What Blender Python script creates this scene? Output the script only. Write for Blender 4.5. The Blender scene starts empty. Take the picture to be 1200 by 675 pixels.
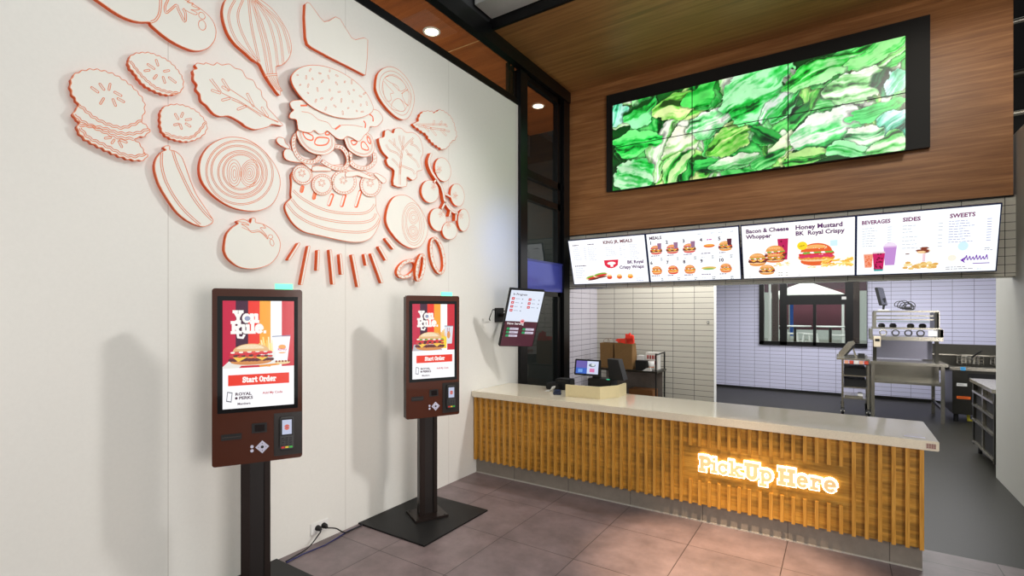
import bpy, bmesh, math, random
import numpy as np
from math import sin, cos, pi, radians
from mathutils import Vector, Matrix
from mathutils.geometry import tessellate_polygon

SC = bpy.context.scene
COL = SC.collection
# ------------------------------------------------------------------ camera
CAM_H = 1.7; YAW = radians(33.2); FPX = 585.0; HORIZON = 365.0
cam = bpy.data.cameras.new('camera'); camo = bpy.data.objects.new('camera', cam); COL.objects.link(camo)
camo.location = (0, 0, CAM_H); camo.rotation_euler = (pi/2, 0, YAW)
cam.sensor_fit = 'HORIZONTAL'; cam.sensor_width = 36; cam.lens = 36*FPX/1200
cam.shift_y = (HORIZON-337.5)/1200.0; cam.clip_end = 200
SC.camera = camo
# ------------------------------------------------------------------ look
SC.view_settings.view_transform = 'Standard'; SC.view_settings.look = 'None'
SC.view_settings.gamma = 1.0; SC.view_settings.use_curve_mapping = False
SC.view_settings.exposure = 0.0
w = bpy.data.worlds.new('world'); SC.world = w; w.use_nodes = True
bg = w.node_tree.nodes['Background']; bg.inputs[0].default_value = (0.97, 1.0, 0.98, 1); bg.inputs[1].default_value = 0.45

def area(name, loc, target, size, energy, color, size_y=None, spread=None):
    l = bpy.data.lights.new(name, 'AREA'); l.energy = energy; l.color = color; l.size = size
    if size_y: l.shape = 'RECTANGLE'; l.size_y = size_y
    if spread: l.spread = radians(spread)
    o = bpy.data.objects.new(name, l); COL.objects.link(o); o.location = loc
    o.rotation_euler = (Vector(target)-Vector(loc)).to_track_quat('-Z', 'Y').to_euler(); return o
def spot(name, loc, target, energy, color, angle, blend=.5, radius=.05):
    l = bpy.data.lights.new(name, 'SPOT'); l.energy = energy; l.color = color
    l.spot_size = radians(angle); l.spot_blend = blend; l.shadow_soft_size = radius
    o = bpy.data.objects.new(name, l); COL.objects.link(o); o.location = loc
    o.rotation_euler = (Vector(target)-Vector(loc)).to_track_quat('-Z', 'Y').to_euler(); return o
area('hall_light', (0.4, 1.6, 5.6), (-2.2, 2.4, 1.0), 2.0, 72, (.98, 1.0, .98))
area('side_fill', (3.2, 0.2, 1.6), (-3.2, 1.6, 1.0), 1.8, 145, (1.0, .93, .89), 1.6)
spot('kiosk_key', (0.5, 5.2, 4.65), (-3.2, 2.1, 1.0), 660, (1.0, .97, .95), 68, .9, .22)
area('kitchen_light', (0.3, 9.3, 2.66), (0.3, 9.3, 0), 4.2, 235, (1.0, .99, .98), 3.4).rotation_euler = (0, 0, 0)
area('service_light', (-1.0, 6.9, 2.66), (-1.0, 6.9, 0), 3.4, 52, (1.0, .98, .95), .7).rotation_euler = (0, 0, 0)
spot('wood_wash', (1.0, 3.0, 5.0), (0.9, 6.3, 3.0), 110, (1.0, .89, .72), 80, .9, .12)
spot('floor_spot', (-0.4, 2.6, 4.7), (-.62, 3.5, 0), 2700, (1.0, .70, .46), 25, .9, .08)
spot('wall_warm', (-1.2, 2.6, 4.4), (-3.2, 3.0, .2), 110, (1.0, .82, .68), 60, 1.0, .25)
spot('blue_wall_fill', (-2.3, 4.3, 2.7), (-3.25, 4.85, 2.4), 18, (.12, .33, 1.0), 80, 1.0, .2)  # added unseen spot that tints the wall end blue
area('canopy_bounce_fill', (-3.85, 3.2, 2.2), (-3.85, 3.2, 4.7), .5, 60, (1.0, .86, .70), 6.0).rotation_euler = (pi, 0, 0)  # added unseen area light, in place of floor bounce on the canopy
area('concourse_fill', (-6.4, 6.8, 4.6), (-7.6, 7.0, 1.0), 1.5, 110, (.92, 1.0, .95))  # added unseen area light to brighten the concourse behind the glass
area('daylight_outside', (-.5, 13.0, 6.5), (-.5, 18.0, 1.0), 4.0, 700, (1.0, 1.0, 1.0))

# ------------------------------------------------------------------ helpers
def lin(c):
    return tuple(((v/255)/12.92 if v/255 <= .04045 else ((v/255+.055)/1.055)**2.4) for v in c)
MATS = {}
def mat(name, rgb, rough=.5, metal=0., emit=None, es=1., trans=0., ior=1.45, noise=None, coat=0., alpha=None, bump=None, spec=None):
    if name in MATS: return MATS[name]
    m = bpy.data.materials.new(name); m.use_nodes = True; nt = m.node_tree; b = nt.nodes['Principled BSDF']
    c = (*lin(rgb), 1)
    b.inputs['Base Color'].default_value = c; b.inputs['Roughness'].default_value = rough
    b.inputs['Metallic'].default_value = metal; b.inputs['IOR'].default_value = ior
    b.inputs['Transmission Weight'].default_value = trans; b.inputs['Coat Weight'].default_value = coat
    if spec is not None: b.inputs['Specular IOR Level'].default_value = spec
    if emit: b.inputs['Emission Color'].default_value = (*lin(emit), 1); b.inputs['Emission Strength'].default_value = es
    # every material is procedural: a slight noise in the colour
    amt, sc = noise if noise else (.05, 30)
    tn = nt.nodes.new('ShaderNodeTexNoise'); tn.inputs['Scale'].default_value = sc; tn.inputs['Detail'].default_value = 5
    ge = nt.nodes.new('ShaderNodeNewGeometry'); nt.links.new(ge.outputs['Position'], tn.inputs['Vector'])
    mx = nt.nodes.new('ShaderNodeMix'); mx.data_type = 'RGBA'
    mx.inputs['A'].default_value = (*[v*(1-amt) for v in c[:3]], 1); mx.inputs['B'].default_value = (*[min(1, v*(1+amt)) for v in c[:3]], 1)
    nt.links.new(tn.outputs['Fac'], mx.inputs['Factor']); nt.links.new(mx.outputs['Result'], b.inputs['Base Color'])
    if bump:
        bp = nt.nodes.new('ShaderNodeBump'); bp.inputs['Strength'].default_value = bump; bp.inputs['Distance'].default_value = .002
        nt.links.new(tn.outputs['Fac'], bp.inputs['Height']); nt.links.new(bp.outputs['Normal'], b.inputs['Normal'])
    MATS[name] = m; return m

def ramp(nt, fac, stops):
    r = nt.nodes.new('ShaderNodeValToRGB'); e = r.color_ramp.elements
    while len(e) > 1: e.remove(e[-1])
    e[0].position = stops[0][0]; e[0].color = (*lin(stops[0][1]), 1)
    for p, c in stops[1:]:
        x = e.new(p); x.color = (*lin(c), 1)
    nt.links.new(fac, r.inputs['Fac']); return r.outputs['Color']
def posnode(nt, scale, axes='xyz'):
    ge = nt.nodes.new('ShaderNodeNewGeometry'); sp = nt.nodes.new('ShaderNodeSeparateXYZ'); nt.links.new(ge.outputs['Position'], sp.inputs[0])
    cb = nt.nodes.new('ShaderNodeCombineXYZ')
    for i, a in enumerate(axes):
        if a != '0': nt.links.new(sp.outputs['XYZ'.index(a.upper())], cb.inputs[i])
    mp = nt.nodes.new('ShaderNodeMapping'); mp.inputs['Scale'].default_value = scale
    nt.links.new(cb.outputs[0], mp.inputs['Vector']); return mp.outputs['Vector'], mp
def wood(name, scale, stops, rough=.45, blocks=None):
    if name in MATS: return MATS[name]
    m = bpy.data.materials.new(name); m.use_nodes = True; nt = m.node_tree; b = nt.nodes['Principled BSDF']
    v, _ = posnode(nt, scale)
    n = nt.nodes.new('ShaderNodeTexNoise'); n.inputs['Scale'].default_value = 1; n.inputs['Detail'].default_value = 9; n.inputs['Roughness'].default_value = .68
    n.inputs['Distortion'].default_value = .35
    nt.links.new(v, n.inputs['Vector'])
    c = ramp(nt, n.outputs['Fac'], stops)
    if blocks:   # short dark strips glued up between lighter ones
        v2, _ = posnode(nt, blocks)
        vo = nt.nodes.new('ShaderNodeTexNoise'); vo.inputs['Scale'].default_value = 1; vo.inputs['Detail'].default_value = 1
        nt.links.new(v2, vo.inputs['Vector'])
        mr = nt.nodes.new('ShaderNodeMapRange'); mr.inputs['From Min'].default_value = .35; mr.inputs['From Max'].default_value = .62
        mr.inputs['To Min'].default_value = .46; mr.inputs['To Max'].default_value = 1.0
        nt.links.new(vo.outputs['Fac'], mr.inputs['Value'])
        mx = nt.nodes.new('ShaderNodeMix'); mx.data_type = 'RGBA'; mx.blend_type = 'MULTIPLY'; mx.inputs['Factor'].default_value = .8
        nt.links.new(c, mx.inputs['A']); nt.links.new(mr.outputs['Result'], mx.inputs['B']); c = mx.outputs['Result']
    nt.links.new(c, b.inputs['Base Color']); b.inputs['Roughness'].default_value = rough
    MATS[name] = m; return m
def tiles(name, axes, w_, h_, c1, c2, mortar, msize=.003, rough=.3, offs=(0, 0, 0), bump=.0, noise=0., fscale=3.):
    m = bpy.data.materials.new(name); m.use_nodes = True; nt = m.node_tree; b = nt.nodes['Principled BSDF']
    v, mp = posnode(nt, (1, 1, 1), axes); mp.inputs['Location'].default_value = offs
    br = nt.nodes.new('ShaderNodeTexBrick'); br.offset = 0; br.inputs['Scale'].default_value = 1
    br.inputs['Brick Width'].default_value = w_; br.inputs['Row Height'].default_value = h_
    br.inputs['Mortar Size'].default_value = msize; br.inputs['Mortar Smooth'].default_value = .1
    br.inputs['Color1'].default_value = (*lin(c1), 1); br.inputs['Color2'].default_value = (*lin(c2), 1); br.inputs['Mortar'].default_value = (*lin(mortar), 1)
    nt.links.new(v, br.inputs['Vector'])
    out = br.outputs['Color']
    if noise:
        n = nt.nodes.new('ShaderNodeTexNoise'); n.inputs['Scale'].default_value = fscale; n.inputs['Detail'].default_value = 8; n.inputs['Roughness'].default_value = .65
        ge = nt.nodes.new('ShaderNodeNewGeometry'); nt.links.new(ge.outputs['Position'], n.inputs['Vector'])
        mr = nt.nodes.new('ShaderNodeMapRange'); mr.inputs['From Min'].default_value = .3; mr.inputs['From Max'].default_value = .7
        mr.inputs['To Min'].default_value = 1-noise; mr.inputs['To Max'].default_value = 1+noise
        nt.links.new(n.outputs['Fac'], mr.inputs['Value'])
        mx = nt.nodes.new('ShaderNodeMix'); mx.data_type = 'RGBA'; mx.blend_type = 'MULTIPLY'; mx.inputs['Factor'].default_value = 1
        nt.links.new(out, mx.inputs['A']); nt.links.new(mr.outputs['Result'], mx.inputs['B']); out = mx.outputs['Result']
    nt.links.new(out, b.inputs['Base Color']); b.inputs['Roughness'].default_value = rough
    MATS[name] = m; return m

class MB:
    def __init__(s): s.v = []; s.f = []; s.mi = []; s.mats = []; s.smooth = []
    def m(s, m):
        if m not in s.mats: s.mats.append(m)
        return s.mats.index(m)
    def add(s, vs, fs, m, smooth=False):
        o = len(s.v); s.v += [tuple(p) for p in vs]; k = s.m(m)
        for f in fs: s.f.append(tuple(i+o for i in f)); s.mi.append(k); s.smooth.append(smooth)
        return s
    def box(s, a, b, m, M=None, bev=0.):
        x0, y0, z0 = a; x1, y1, z1 = b
        if x0 > x1: x0, x1 = x1, x0
        if y0 > y1: y0, y1 = y1, y0
        if z0 > z1: z0, z1 = z1, z0
        if bev:
            bm = bmesh.new(); bmesh.ops.create_cube(bm, size=1)
            for v in bm.verts: v.co = Vector(((x0+x1)/2+v.co.x*(x1-x0), (y0+y1)/2+v.co.y*(y1-y0), (z0+z1)/2+v.co.z*(z1-z0)))
            bmesh.ops.bevel(bm, geom=bm.edges[:], offset=bev, segments=2, affect='EDGES')
            bm.verts.index_update(); vs = [v.co.copy() for v in bm.verts]; fs = [[v.index for v in f.verts] for f in bm.faces]; bm.free()
        else:
            vs = [Vector((x, y, z)) for z in (z0, z1) for y in (y0, y1) for x in (x0, x1)]
            fs = [(0, 2, 3, 1), (4, 5, 7, 6), (0, 1, 5, 4), (2, 6, 7, 3), (0, 4, 6, 2), (1, 3, 7, 5)]
        if M: vs = [M @ v for v in vs]
        return s.add(vs, fs, m)
    def tube(s, pts, r, m, n=10, M=None, closed=False):
        pts = [Vector(p) for p in pts]; vs = []; N = len(pts)
        prev = None
        for i, p in enumerate(pts):
            a = pts[max(i-1, 0)]; b = pts[min(i+1, N-1)]; t = (b-a).normalized()
            if prev is None:
                x = t.orthogonal().normalized()
            else: x = (prev - t*prev.dot(t)).normalized()
            prev = x; y = t.cross(x)
            rr = r[i] if isinstance(r, (list, tuple)) else r
            for k in range(n): vs.append(p + (x*cos(2*pi*k/n)+y*sin(2*pi*k/n))*rr)
        fs = [(i*n+k, i*n+(k+1) % n, (i+1)*n+(k+1) % n, (i+1)*n+k) for i in range(N-1) for k in range(n)]
        if M: vs = [M @ v for v in vs]
        s.add(vs, fs, m, True)
        s.add(vs[:n], [tuple(range(n))[::-1]], m); s.add(vs[-n:], [tuple(range(n))], m); return s
    def lathe(s, c, prof, m, n=20, M=None):
        c = Vector(c); vs = [c+Vector((r*cos(2*pi*k/n), r*sin(2*pi*k/n), z)) for r, z in prof for k in range(n)]
        fs = [(i*n+k, i*n+(k+1) % n, (i+1)*n+(k+1) % n, (i+1)*n+k) for i in range(len(prof)-1) for k in range(n)]
        if M: vs = [M @ v for v in vs]
        return s.add(vs, fs, m, True)
    def ball(s, c, r, m, n=10, M=None):
        rx = r if isinstance(r, (tuple, list)) else (r, r, r)
        vs = []; fs = []
        for i in range(n+1):
            th = pi*i/n
            for k in range(2*n): vs.append(Vector(c)+Vector((rx[0]*sin(th)*cos(pi*k/n), rx[1]*sin(th)*sin(pi*k/n), rx[2]*cos(th))))
        for i in range(n):
            for k in range(2*n): fs.append((i*2*n+k, (i+1)*2*n+k, (i+1)*2*n+(k+1) % (2*n), i*2*n+(k+1) % (2*n)))
        if M: vs = [M @ v for v in vs]
        return s.add(vs, fs, m, True)
    def prism(s, poly, fn, t0, t1, mface, mside):
        """poly: 2D points, fn(u,v,t)->xyz; front at t1"""
        tri = tessellate_polygon([[Vector((p[0], p[1], 0)) for p in poly]]); n = len(poly)
        ar = sum(poly[i][0]*poly[(i+1) % n][1]-poly[(i+1) % n][0]*poly[i][1] for i in range(n))
        F_ = [fn(p[0], p[1], t1) for p in poly]; B_ = [fn(p[0], p[1], t0) for p in poly]
        s.add(F_, [tuple(t) for t in tri], mface)
        s.add(B_, [tuple(t)[::-1] for t in tri], mside)
        s.add(F_+B_, [(i, (i+1) % n, n+(i+1) % n, n+i) for i in range(n)], mside)
        return s
    def build(s, name, parent=None, M=None, bevel=0.):
        me = bpy.data.meshes.new(name); vs = [M @ Vector(p) for p in s.v] if M else s.v
        me.from_pydata([tuple(v) for v in vs], [], s.f)
        for mm in s.mats: me.materials.append(mm)
        me.polygons.foreach_set('material_index', s.mi); me.polygons.foreach_set('use_smooth', s.smooth)
        me.update()
        bm = bmesh.new(); bm.from_mesh(me); bmesh.ops.recalc_face_normals(bm, faces=bm.faces[:]); bm.to_mesh(me); bm.free()
        o = bpy.data.objects.new(name, me); COL.objects.link(o)
        if parent: o.parent = parent; o.matrix_parent_inverse = pinv(parent)
        if bevel:
            b = o.modifiers.new('bevel', 'BEVEL'); b.width = bevel; b.segments = 2; b.limit_method = 'ANGLE'
        return o
def pinv(p):
    M = Matrix.Identity(4); q = p
    while q:
        M = q.matrix_basis.copy() if q.parent is None else q.matrix_parent_inverse @ q.matrix_basis @ Matrix.Identity(4)
        if q.parent is None: return M.inverted()
        q = q.parent
        return pinv_chain(p)
def world_of(p):
    M = p.matrix_basis.copy()
    if p.parent: M = world_of(p.parent) @ p.matrix_parent_inverse @ M
    return M
def pinv_chain(p): return world_of(p).inverted()
def pinv(p): return world_of(p).inverted()
def tag(o, label, cat, group=None):
    o['label'] = label; o['category'] = cat
    if group: o['group'] = group
    return o
def thing(name, label, cat, loc=(0, 0, 0), rz=0., group=None):
    o = bpy.data.objects.new(name, None); COL.objects.link(o); o.location = loc; o.rotation_euler = (0, 0, rz); o.empty_display_size = .1
    return tag(o, label, cat, group)
def struct(mb, name, parent=None, bevel=0.):
    o = mb.build(name, parent, bevel=bevel)
    if not parent: o['kind'] = 'structure'
    return o

# --- flat printed / displayed artwork: polygons in the (u right, v up) plane of a screen or label
def art_mat(name, strength):
    if name in MATS: return MATS[name]
    m = bpy.data.materials.new(name); m.use_nodes = True; nt = m.node_tree; b = nt.nodes['Principled BSDF']
    a = nt.nodes.new('ShaderNodeVertexColor'); a.layer_name = 'Col'
    if strength:
        b.inputs['Base Color'].default_value = (.01, .01, .01, 1); b.inputs['Roughness'].default_value = .25
        nt.links.new(a.outputs['Color'], b.inputs['Emission Color']); b.inputs['Emission Strength'].default_value = strength
    else:
        nt.links.new(a.outputs['Color'], b.inputs['Base Color']); b.inputs['Roughness'].default_value = .5
    MATS[name] = m; return m
TXT = {}
def text_mesh(s, bold):
    k = (s, bold)
    if k in TXT: return TXT[k]
    cu = bpy.data.curves.new('t', 'FONT'); cu.body = s; cu.size = 1; cu.offset = bold; cu.resolution_u = 2
    o = bpy.data.objects.new('t', cu); COL.objects.link(o); bpy.context.view_layer.update()
    dg = bpy.context.evaluated_depsgraph_get(); me = o.evaluated_get(dg).to_mesh()
    vs = [tuple(v.co) for v in me.vertices]; fs = [tuple(p.vertices) for p in me.polygons]
    o.evaluated_get(dg).to_mesh_clear(); bpy.data.objects.remove(o); bpy.data.curves.remove(cu)
    TXT[k] = (vs, fs); return TXT[k]
class Art:
    def __init__(s, w, h, step=.0002): s.w = w; s.h = h; s.v = []; s.f = []; s.c = []; s.z = 0; s.step = step
    def raw(s, pts, faces, rgb, dz=None):
        s.z += s.step
        o = len(s.v); s.v += [(p[0]*s.w, p[1]*s.h, s.z) for p in pts]; s.f += [tuple(i+o for i in f) for f in faces]
        s.c += [rgb]*len(pts)
    def poly(s, pts, rgb):
        tri = tessellate_polygon([[Vector((p[0]*s.w, p[1]*s.h, 0)) for p in pts]]); s.raw(pts, [tuple(t) for t in tri], rgb)
    def rect(s, x0, y0, x1, y1, rgb): s.raw([(x0, y0), (x1, y0), (x1, y1), (x0, y1)], [(0, 1, 2, 3)], rgb)
    def ell(s, cx, cy, rx, ry, rgb, a0=0, a1=360, n=18, rot=0):
        pts = []
        for k in range(n+1 if a1-a0 < 360 else n):
            a = radians(a0+(a1-a0)*k/n); x = rx*cos(a)*s.w; y = ry*sin(a)*s.h
            pts.append((cx+(x*cos(rot)-y*sin(rot))/s.w, cy+(x*sin(rot)+y*cos(rot))/s.h))
        s.poly(pts, rgb)
    def line(s, pts, wd, rgb):       # wd in metres
        P = [Vector((p[0]*s.w, p[1]*s.h)) for p in pts]; out = []
        for i, p in enumerate(P):
            t = (P[min(i+1, len(P)-1)]-P[max(i-1, 0)]).normalized(); n = Vector((-t.y, t.x))*wd/2
            out += [p+n, p-n]
        s.raw([(q.x/s.w, q.y/s.h) for q in out], [(2*i, 2*i+1, 2*i+3, 2*i+2) for i in range(len(P)-1)], rgb)
    def text(s, t, x, y, size, rgb, bold=.0, align='l', sx=1., rot=0):   # size in metres
        vs, fs = text_mesh(t, bold)
        if not vs: return
        mx = max(v[0] for v in vs)*size*sx
        off = 0 if align == 'l' else (-mx/2 if align == 'c' else -mx)
        pts = []
        for v in vs:
            a = v[0]*size*sx+off; b = v[1]*size
            pts.append((x+(a*cos(rot)-b*sin(rot))/s.w, y+(a*sin(rot)+b*cos(rot))/s.h))
        s.raw(pts, fs, rgb)
    def slab(s, t, x, y, cap, rgb, wd=.2, width=None, gap=.06):
        """slab serif lettering drawn from strokes; cap height in metres"""
        tot = sum(GL[c][0]+gap for c in t)-gap; sx = cap if width is None else width/tot
        cx = 0
        for c in t:
            for st in GL[c][1]:
                s.stroke([(x+(cx+p[0])*sx/s.w, y+p[1]*cap/s.h) for p in st], wd*cap, rgb)
            cx += GL[c][0]+gap
    def stroke(s, pts, wd, rgb):
        s.z += s.step*.15
        P = [Vector((p[0]*s.w, p[1]*s.h)) for p in pts]
        for a, b in zip(P, P[1:]):
            t = (b-a).normalized(); n = Vector((-t.y, t.x))*wd/2; e = t*wd*.32
            z = s.z; o = len(s.v); q = [a+n-e, a-n-e, b-n+e, b+n+e]
            s.v += [(p.x, p.y, z) for p in q]; s.f.append((o, o+1, o+2, o+3)); s.c += [rgb]*4; s.z += s.step*.03
    def build(s, name, parent, M, mt):
        me = bpy.data.meshes.new(name)
        me.from_pydata([tuple(M @ Vector(v)) for v in s.v], [], s.f)
        ca = me.color_attributes.new('Col', 'FLOAT_COLOR', 'POINT')
        buf = np.array([(*lin(c), 1.) for c in s.c], dtype=np.float32).ravel(); ca.data.foreach_set('color', buf)
        me.materials.append(mt); me.update()
        o = bpy.data.objects.new(name, me); COL.objects.link(o)
        if parent: o.parent = parent; o.matrix_parent_inverse = pinv(parent)
        return o
def arcp(cx, cy, rx, ry, a0, a1, n=10): return [(cx+rx*cos(radians(a0+(a1-a0)*k/n)), cy+ry*sin(radians(a0+(a1-a0)*k/n))) for k in range(n+1)]
GL = {
 'P': (.92, [[(.22, .05), (.22, .95)], [(.22, .95), (.55, .95)]+arcp(.58, .72, .24, .23, 90, -90, 8)+[(.22, .49)], [(.05, .05), (.42, .05)], [(.05, .95), (.3, .95)]]),
 'i': (.5, [[(.25, .05), (.25, .66)], [(.06, .66), (.25, .66)], [(.05, .05), (.45, .05)], [(.2, .95), (.28, .95)]]),
 'c': (.7, [arcp(.36, .36, .27, .31, 40, 330, 12), [(.6, .45), (.6, .66)]]),
 'k': (.88, [[(.2, .05), (.2, .95)], [(.04, .95), (.2, .95)], [(.03, .05), (.38, .05)], [(.25, .32), (.62, .66)], [(.36, .4), (.68, .05)], [(.5, .66), (.8, .66)], [(.56, .05), (.85, .05)]]),
 'U': (.98, [[(.22, .95), (.22, .4)]+arcp(.49, .33, .27, .28, 180, 360, 8)+[(.76, .4), (.76, .95)], [(.04, .95), (.4, .95)], [(.6, .95), (.94, .95)]]),
 'p': (.86, [[(.22, -.3), (.22, .66)], [(.05, .66), (.22, .66)], [(.04, -.3), (.42, -.3)], arcp(.46, .36, .26, .3, 180, -180, 14)]),
 'H': (1.12, [[(.24, .05), (.24, .95)], [(.88, .05), (.88, .95)], [(.24, .5), (.88, .5)], [(.05, .05), (.43, .05)], [(.05, .95), (.43, .95)], [(.69, .05), (1.07, .05)], [(.69, .95), (1.07, .95)]]),
 'e': (.80, [[(.14, .37), (.66, .40)]+arcp(.40, .37, .28, .31, 5, 312, 12)]),
 'r': (.66, [[(.2, .05), (.2, .66)], [(.04, .66), (.2, .66)], [(.04, .05), (.42, .05)], [(.2, .45), (.38, .64), (.58, .62), (.58, .5)]]),
 'Y': (.95, [[(.15, .95), (.48, .45), (.8, .95)], [(.48, .5), (.48, .05)], [(.02, .95), (.35, .95)], [(.62, .95), (.93, .95)], [(.3, .05), (.66, .05)]]),
 'o': (.78, [arcp(.39, .36, .28, .3, 0, 360, 14)]),
 'u': (.86, [[(.2, .66), (.2, .3)]+arcp(.42, .28, .22, .22, 180, 360, 6)+[(.64, .66)], [(.64, .3), (.64, .05), (.82, .05)], [(.04, .66), (.2, .66)], [(.5, .66), (.64, .66)]]),
 'R': (1., [[(.22, .05), (.22, .95)], [(.22, .95), (.55, .95)]+arcp(.56, .73, .24, .22, 90, -90, 8)+[(.22, .51)], [(.5, .5), (.72, .05), (.95, .05)], [(.05, .05), (.42, .05)], [(.05, .95), (.3, .95)]]),
 'l': (.48, [[(.23, .05), (.23, .95)], [(.05, .95), (.23, .95)], [(.04, .05), (.43, .05)]]),
 '.': (.3, [[(.12, .07), (.18, .07)]]),
 'S': (.8, [arcp(.4, .72, .26, .22, 30, 250, 8)+arcp(.4, .28, .28, .24, 80, -160, 9), [(.66, .72), (.66, .95)], [(.12, .05), (.12, .3)]]),
 't': (.58, [[(.24, .9), (.24, .22)]+arcp(.4, .2, .16, .15, 180, 330, 6), [(.04, .64), (.5, .64)]]),
 'a': (.78, [[(.14, .55), (.3, .66), (.5, .6), (.54, .4), (.54, .12), (.7, .05)], arcp(.34, .22, .2, .17, 0, 360, 10)]),
 'O': (1., [arcp(.5, .5, .36, .44, 0, 360, 16)]),
 'd': (.86, [[(.62, .95), (.62, .05), (.8, .05)], [(.46, .95), (.62, .95)], arcp(.38, .36, .25, .3, 0, 360, 14)]),
 ' ': (.4, []),
}
# --- little food pictures for the menus
BUN = (226, 150, 76); BUNL = (240, 178, 104); PATTY = (110, 52, 40); LETT = (120, 176, 70); TOM = (214, 48, 44); CHS = (255, 196, 70); WHT = (255, 250, 245)
RND = random.Random(7)
def burger(a, cx, cy, w_, h_, bun=BUN, crisp=False, low=0):
    k = a.w/a.h
    a.ell(cx, cy-.30*h_, .46*w_, .2*h_, bun)
    a.ell(cx, cy-.22*h_, .46*w_, .1*h_, (240, 200, 150))
    for j in range(9): a.ell(cx+(-.44+.11*j)*w_, cy-.14*h_+RND.uniform(-.02, .02)*h_, .09*w_, .11*h_, (224, 140, 60) if crisp else PATTY, n=7)
    a.poly([(cx-.4*w_, cy-.05*h_), (cx-.2*w_, cy-.17*h_), (cx, cy-.05*h_), (cx+.2*w_, cy-.2*h_), (cx+.42*w_, cy-.04*h_)], CHS)
    for j in range(7): a.ell(cx+(-.42+.14*j)*w_, cy+RND.uniform(-.01, .03)*h_, .1*w_, .06*h_, TOM, n=8)
    for j in range(9): a.ell(cx+(-.42+.105*j)*w_, cy+.07*h_+RND.uniform(-.03, .03)*h_, .08*w_, .05*h_, LETT if j % 3 else WHT, n=7)
    a.ell(cx, cy+.10*h_, .45*w_, .36*h_, bun, 0, 180)
    a.ell(cx-.03*w_, cy+.24*h_, .34*w_, .16*h_, BUNL, 0, 180)
    for j in range(10): a.ell(cx+RND.uniform(-.3, .3)*w_, cy+RND.uniform(.2, .34)*h_, .012*w_, .012*h_, WHT, n=5)
def fries(a, cx, cy, w_, h_, n=18):
    for j in range(n):
        x = cx+RND.uniform(-.45, .45)*w_; y = cy+RND.uniform(-.4, .3)*h_; t = RND.uniform(-.9, .9)
        a.line([(x-.12*w_*cos(t), y-.2*h_*sin(t)), (x+.12*w_*cos(t), y+.2*h_*sin(t))], .05*w_*a.w, RND.choice([(250, 206, 96), (238, 180, 70), (255, 222, 130)]))
def cup(a, cx, cy, w_, h_, rgb, lid=WHT, ice=None):
    a.poly([(cx-.36*w_, cy-.5*h_), (cx+.36*w_, cy-.5*h_), (cx+.5*w_, cy+.4*h_), (cx-.5*w_, cy+.4*h_)], rgb)
    if ice:
        for j in range(16): a.ell(cx+RND.uniform(-.34, .34)*w_, cy+RND.uniform(-.42, .34)*h_, .09*w_, .05*h_, ice, n=5)
    a.poly([(cx-.52*w_, cy+.38*h_), (cx+.52*w_, cy+.38*h_), (cx+.5*w_, cy+.46*h_), (cx-.5*w_, cy+.46*h_)], lid)
def tiny(a, x, y, w_, rows, dy, rgb=(176, 178, 192), th=.005, price=None):
    """rows of print too small to read in the photograph"""
    for r in range(rows):
        L = w_*RND.uniform(.55, 1); xx = x
        while xx < x+L:
            q = RND.uniform(.012, .035); a.rect(xx, y-r*dy, min(xx+q, x+L), y-r*dy+th/a.h, rgb); xx += q+.006
        if price: a.rect(price, y-r*dy, price+.03, y-r*dy+th/a.h, rgb)

# ------------------------------------------------------------------ camera maths used for measuring where things stand
RV = Vector((cos(YAW), sin(YAW))); FV = Vector((-sin(YAW), cos(YAW)))
def ray(px): return FV+RV*((px-600)/FPX)
def on_x(px, py, x):
    r = ray(px); t = x/r.x; return (t*r.y, CAM_H-(py-HORIZON)/FPX*t)

# ------------------------------------------------------------------ materials
M_wall = bpy.data.materials.new('white_wall_panel'); M_wall.use_nodes = True
nt = M_wall.node_tree; b = nt.nodes['Principled BSDF']; b.inputs['Roughness'].default_value = .42
v, mp = posnode(nt, (1, 1, 1), 'yz0'); mp.inputs['Location'].default_value = (1.145, 2, 0)
br = nt.nodes.new('ShaderNodeTexBrick'); br.offset = 0; br.inputs['Scale'].default_value = 1; br.inputs['Brick Width'].default_value = 1.23
br.inputs['Row Height'].default_value = 20; br.inputs['Mortar Size'].default_value = .0022; br.inputs['Mortar Smooth'].default_value = .3
nt.links.new(v, br.inputs['Vector'])
br.inputs['Color1'].default_value = br.inputs['Color2'].default_value = (*lin((224, 223, 217)), 1); br.inputs['Mortar'].default_value = (*lin((188, 184, 176)), 1)
nn = nt.nodes.new('ShaderNodeTexNoise'); v2, _ = posnode(nt, (1, 30, 30)); nt.links.new(v2, nn.inputs['Vector']); nn.inputs['Scale'].default_value = 2
mr = nt.nodes.new('ShaderNodeMapRange'); mr.inputs['To Min'].default_value = .965; mr.inputs['To Max'].default_value = 1.02; nt.links.new(nn.outputs['Fac'], mr.inputs['Value'])
mx = nt.nodes.new('ShaderNodeMix'); mx.data_type = 'RGBA'; mx.blend_type = 'MULTIPLY'; mx.inputs['Factor'].default_value = 1
nt.links.new(br.outputs['Color'], mx.inputs['A']); nt.links.new(mr.outputs['Result'], mx.inputs['B']); nt.links.new(mx.outputs['Result'], b.inputs['Base Color'])
M_paint = mat('painted_wall', (172, 172, 165), .5, noise=(.03, 8))
M_black = mat('black_aluminium', (16, 17, 19), .32, .3)
M_blackm = mat('matte_black', (14, 14, 15), .6)
M_dark = mat('dark_structure', (22, 22, 24), .8)
M_white = mat('white_plastic', (225, 225, 222), .4)
M_wood = wood('walnut_wall_panel', (1.1, 1.1, 26), [(.25, (112, 70, 38)), (.5, (156, 104, 60)), (.75, (194, 140, 88))], .4)
M_woodc = wood('walnut_ceiling_panel', (1.0, 22, 22), [(.25, (110, 76, 42)), (.5, (146, 100, 56)), (.75, (172, 126, 76))], .45)
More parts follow.
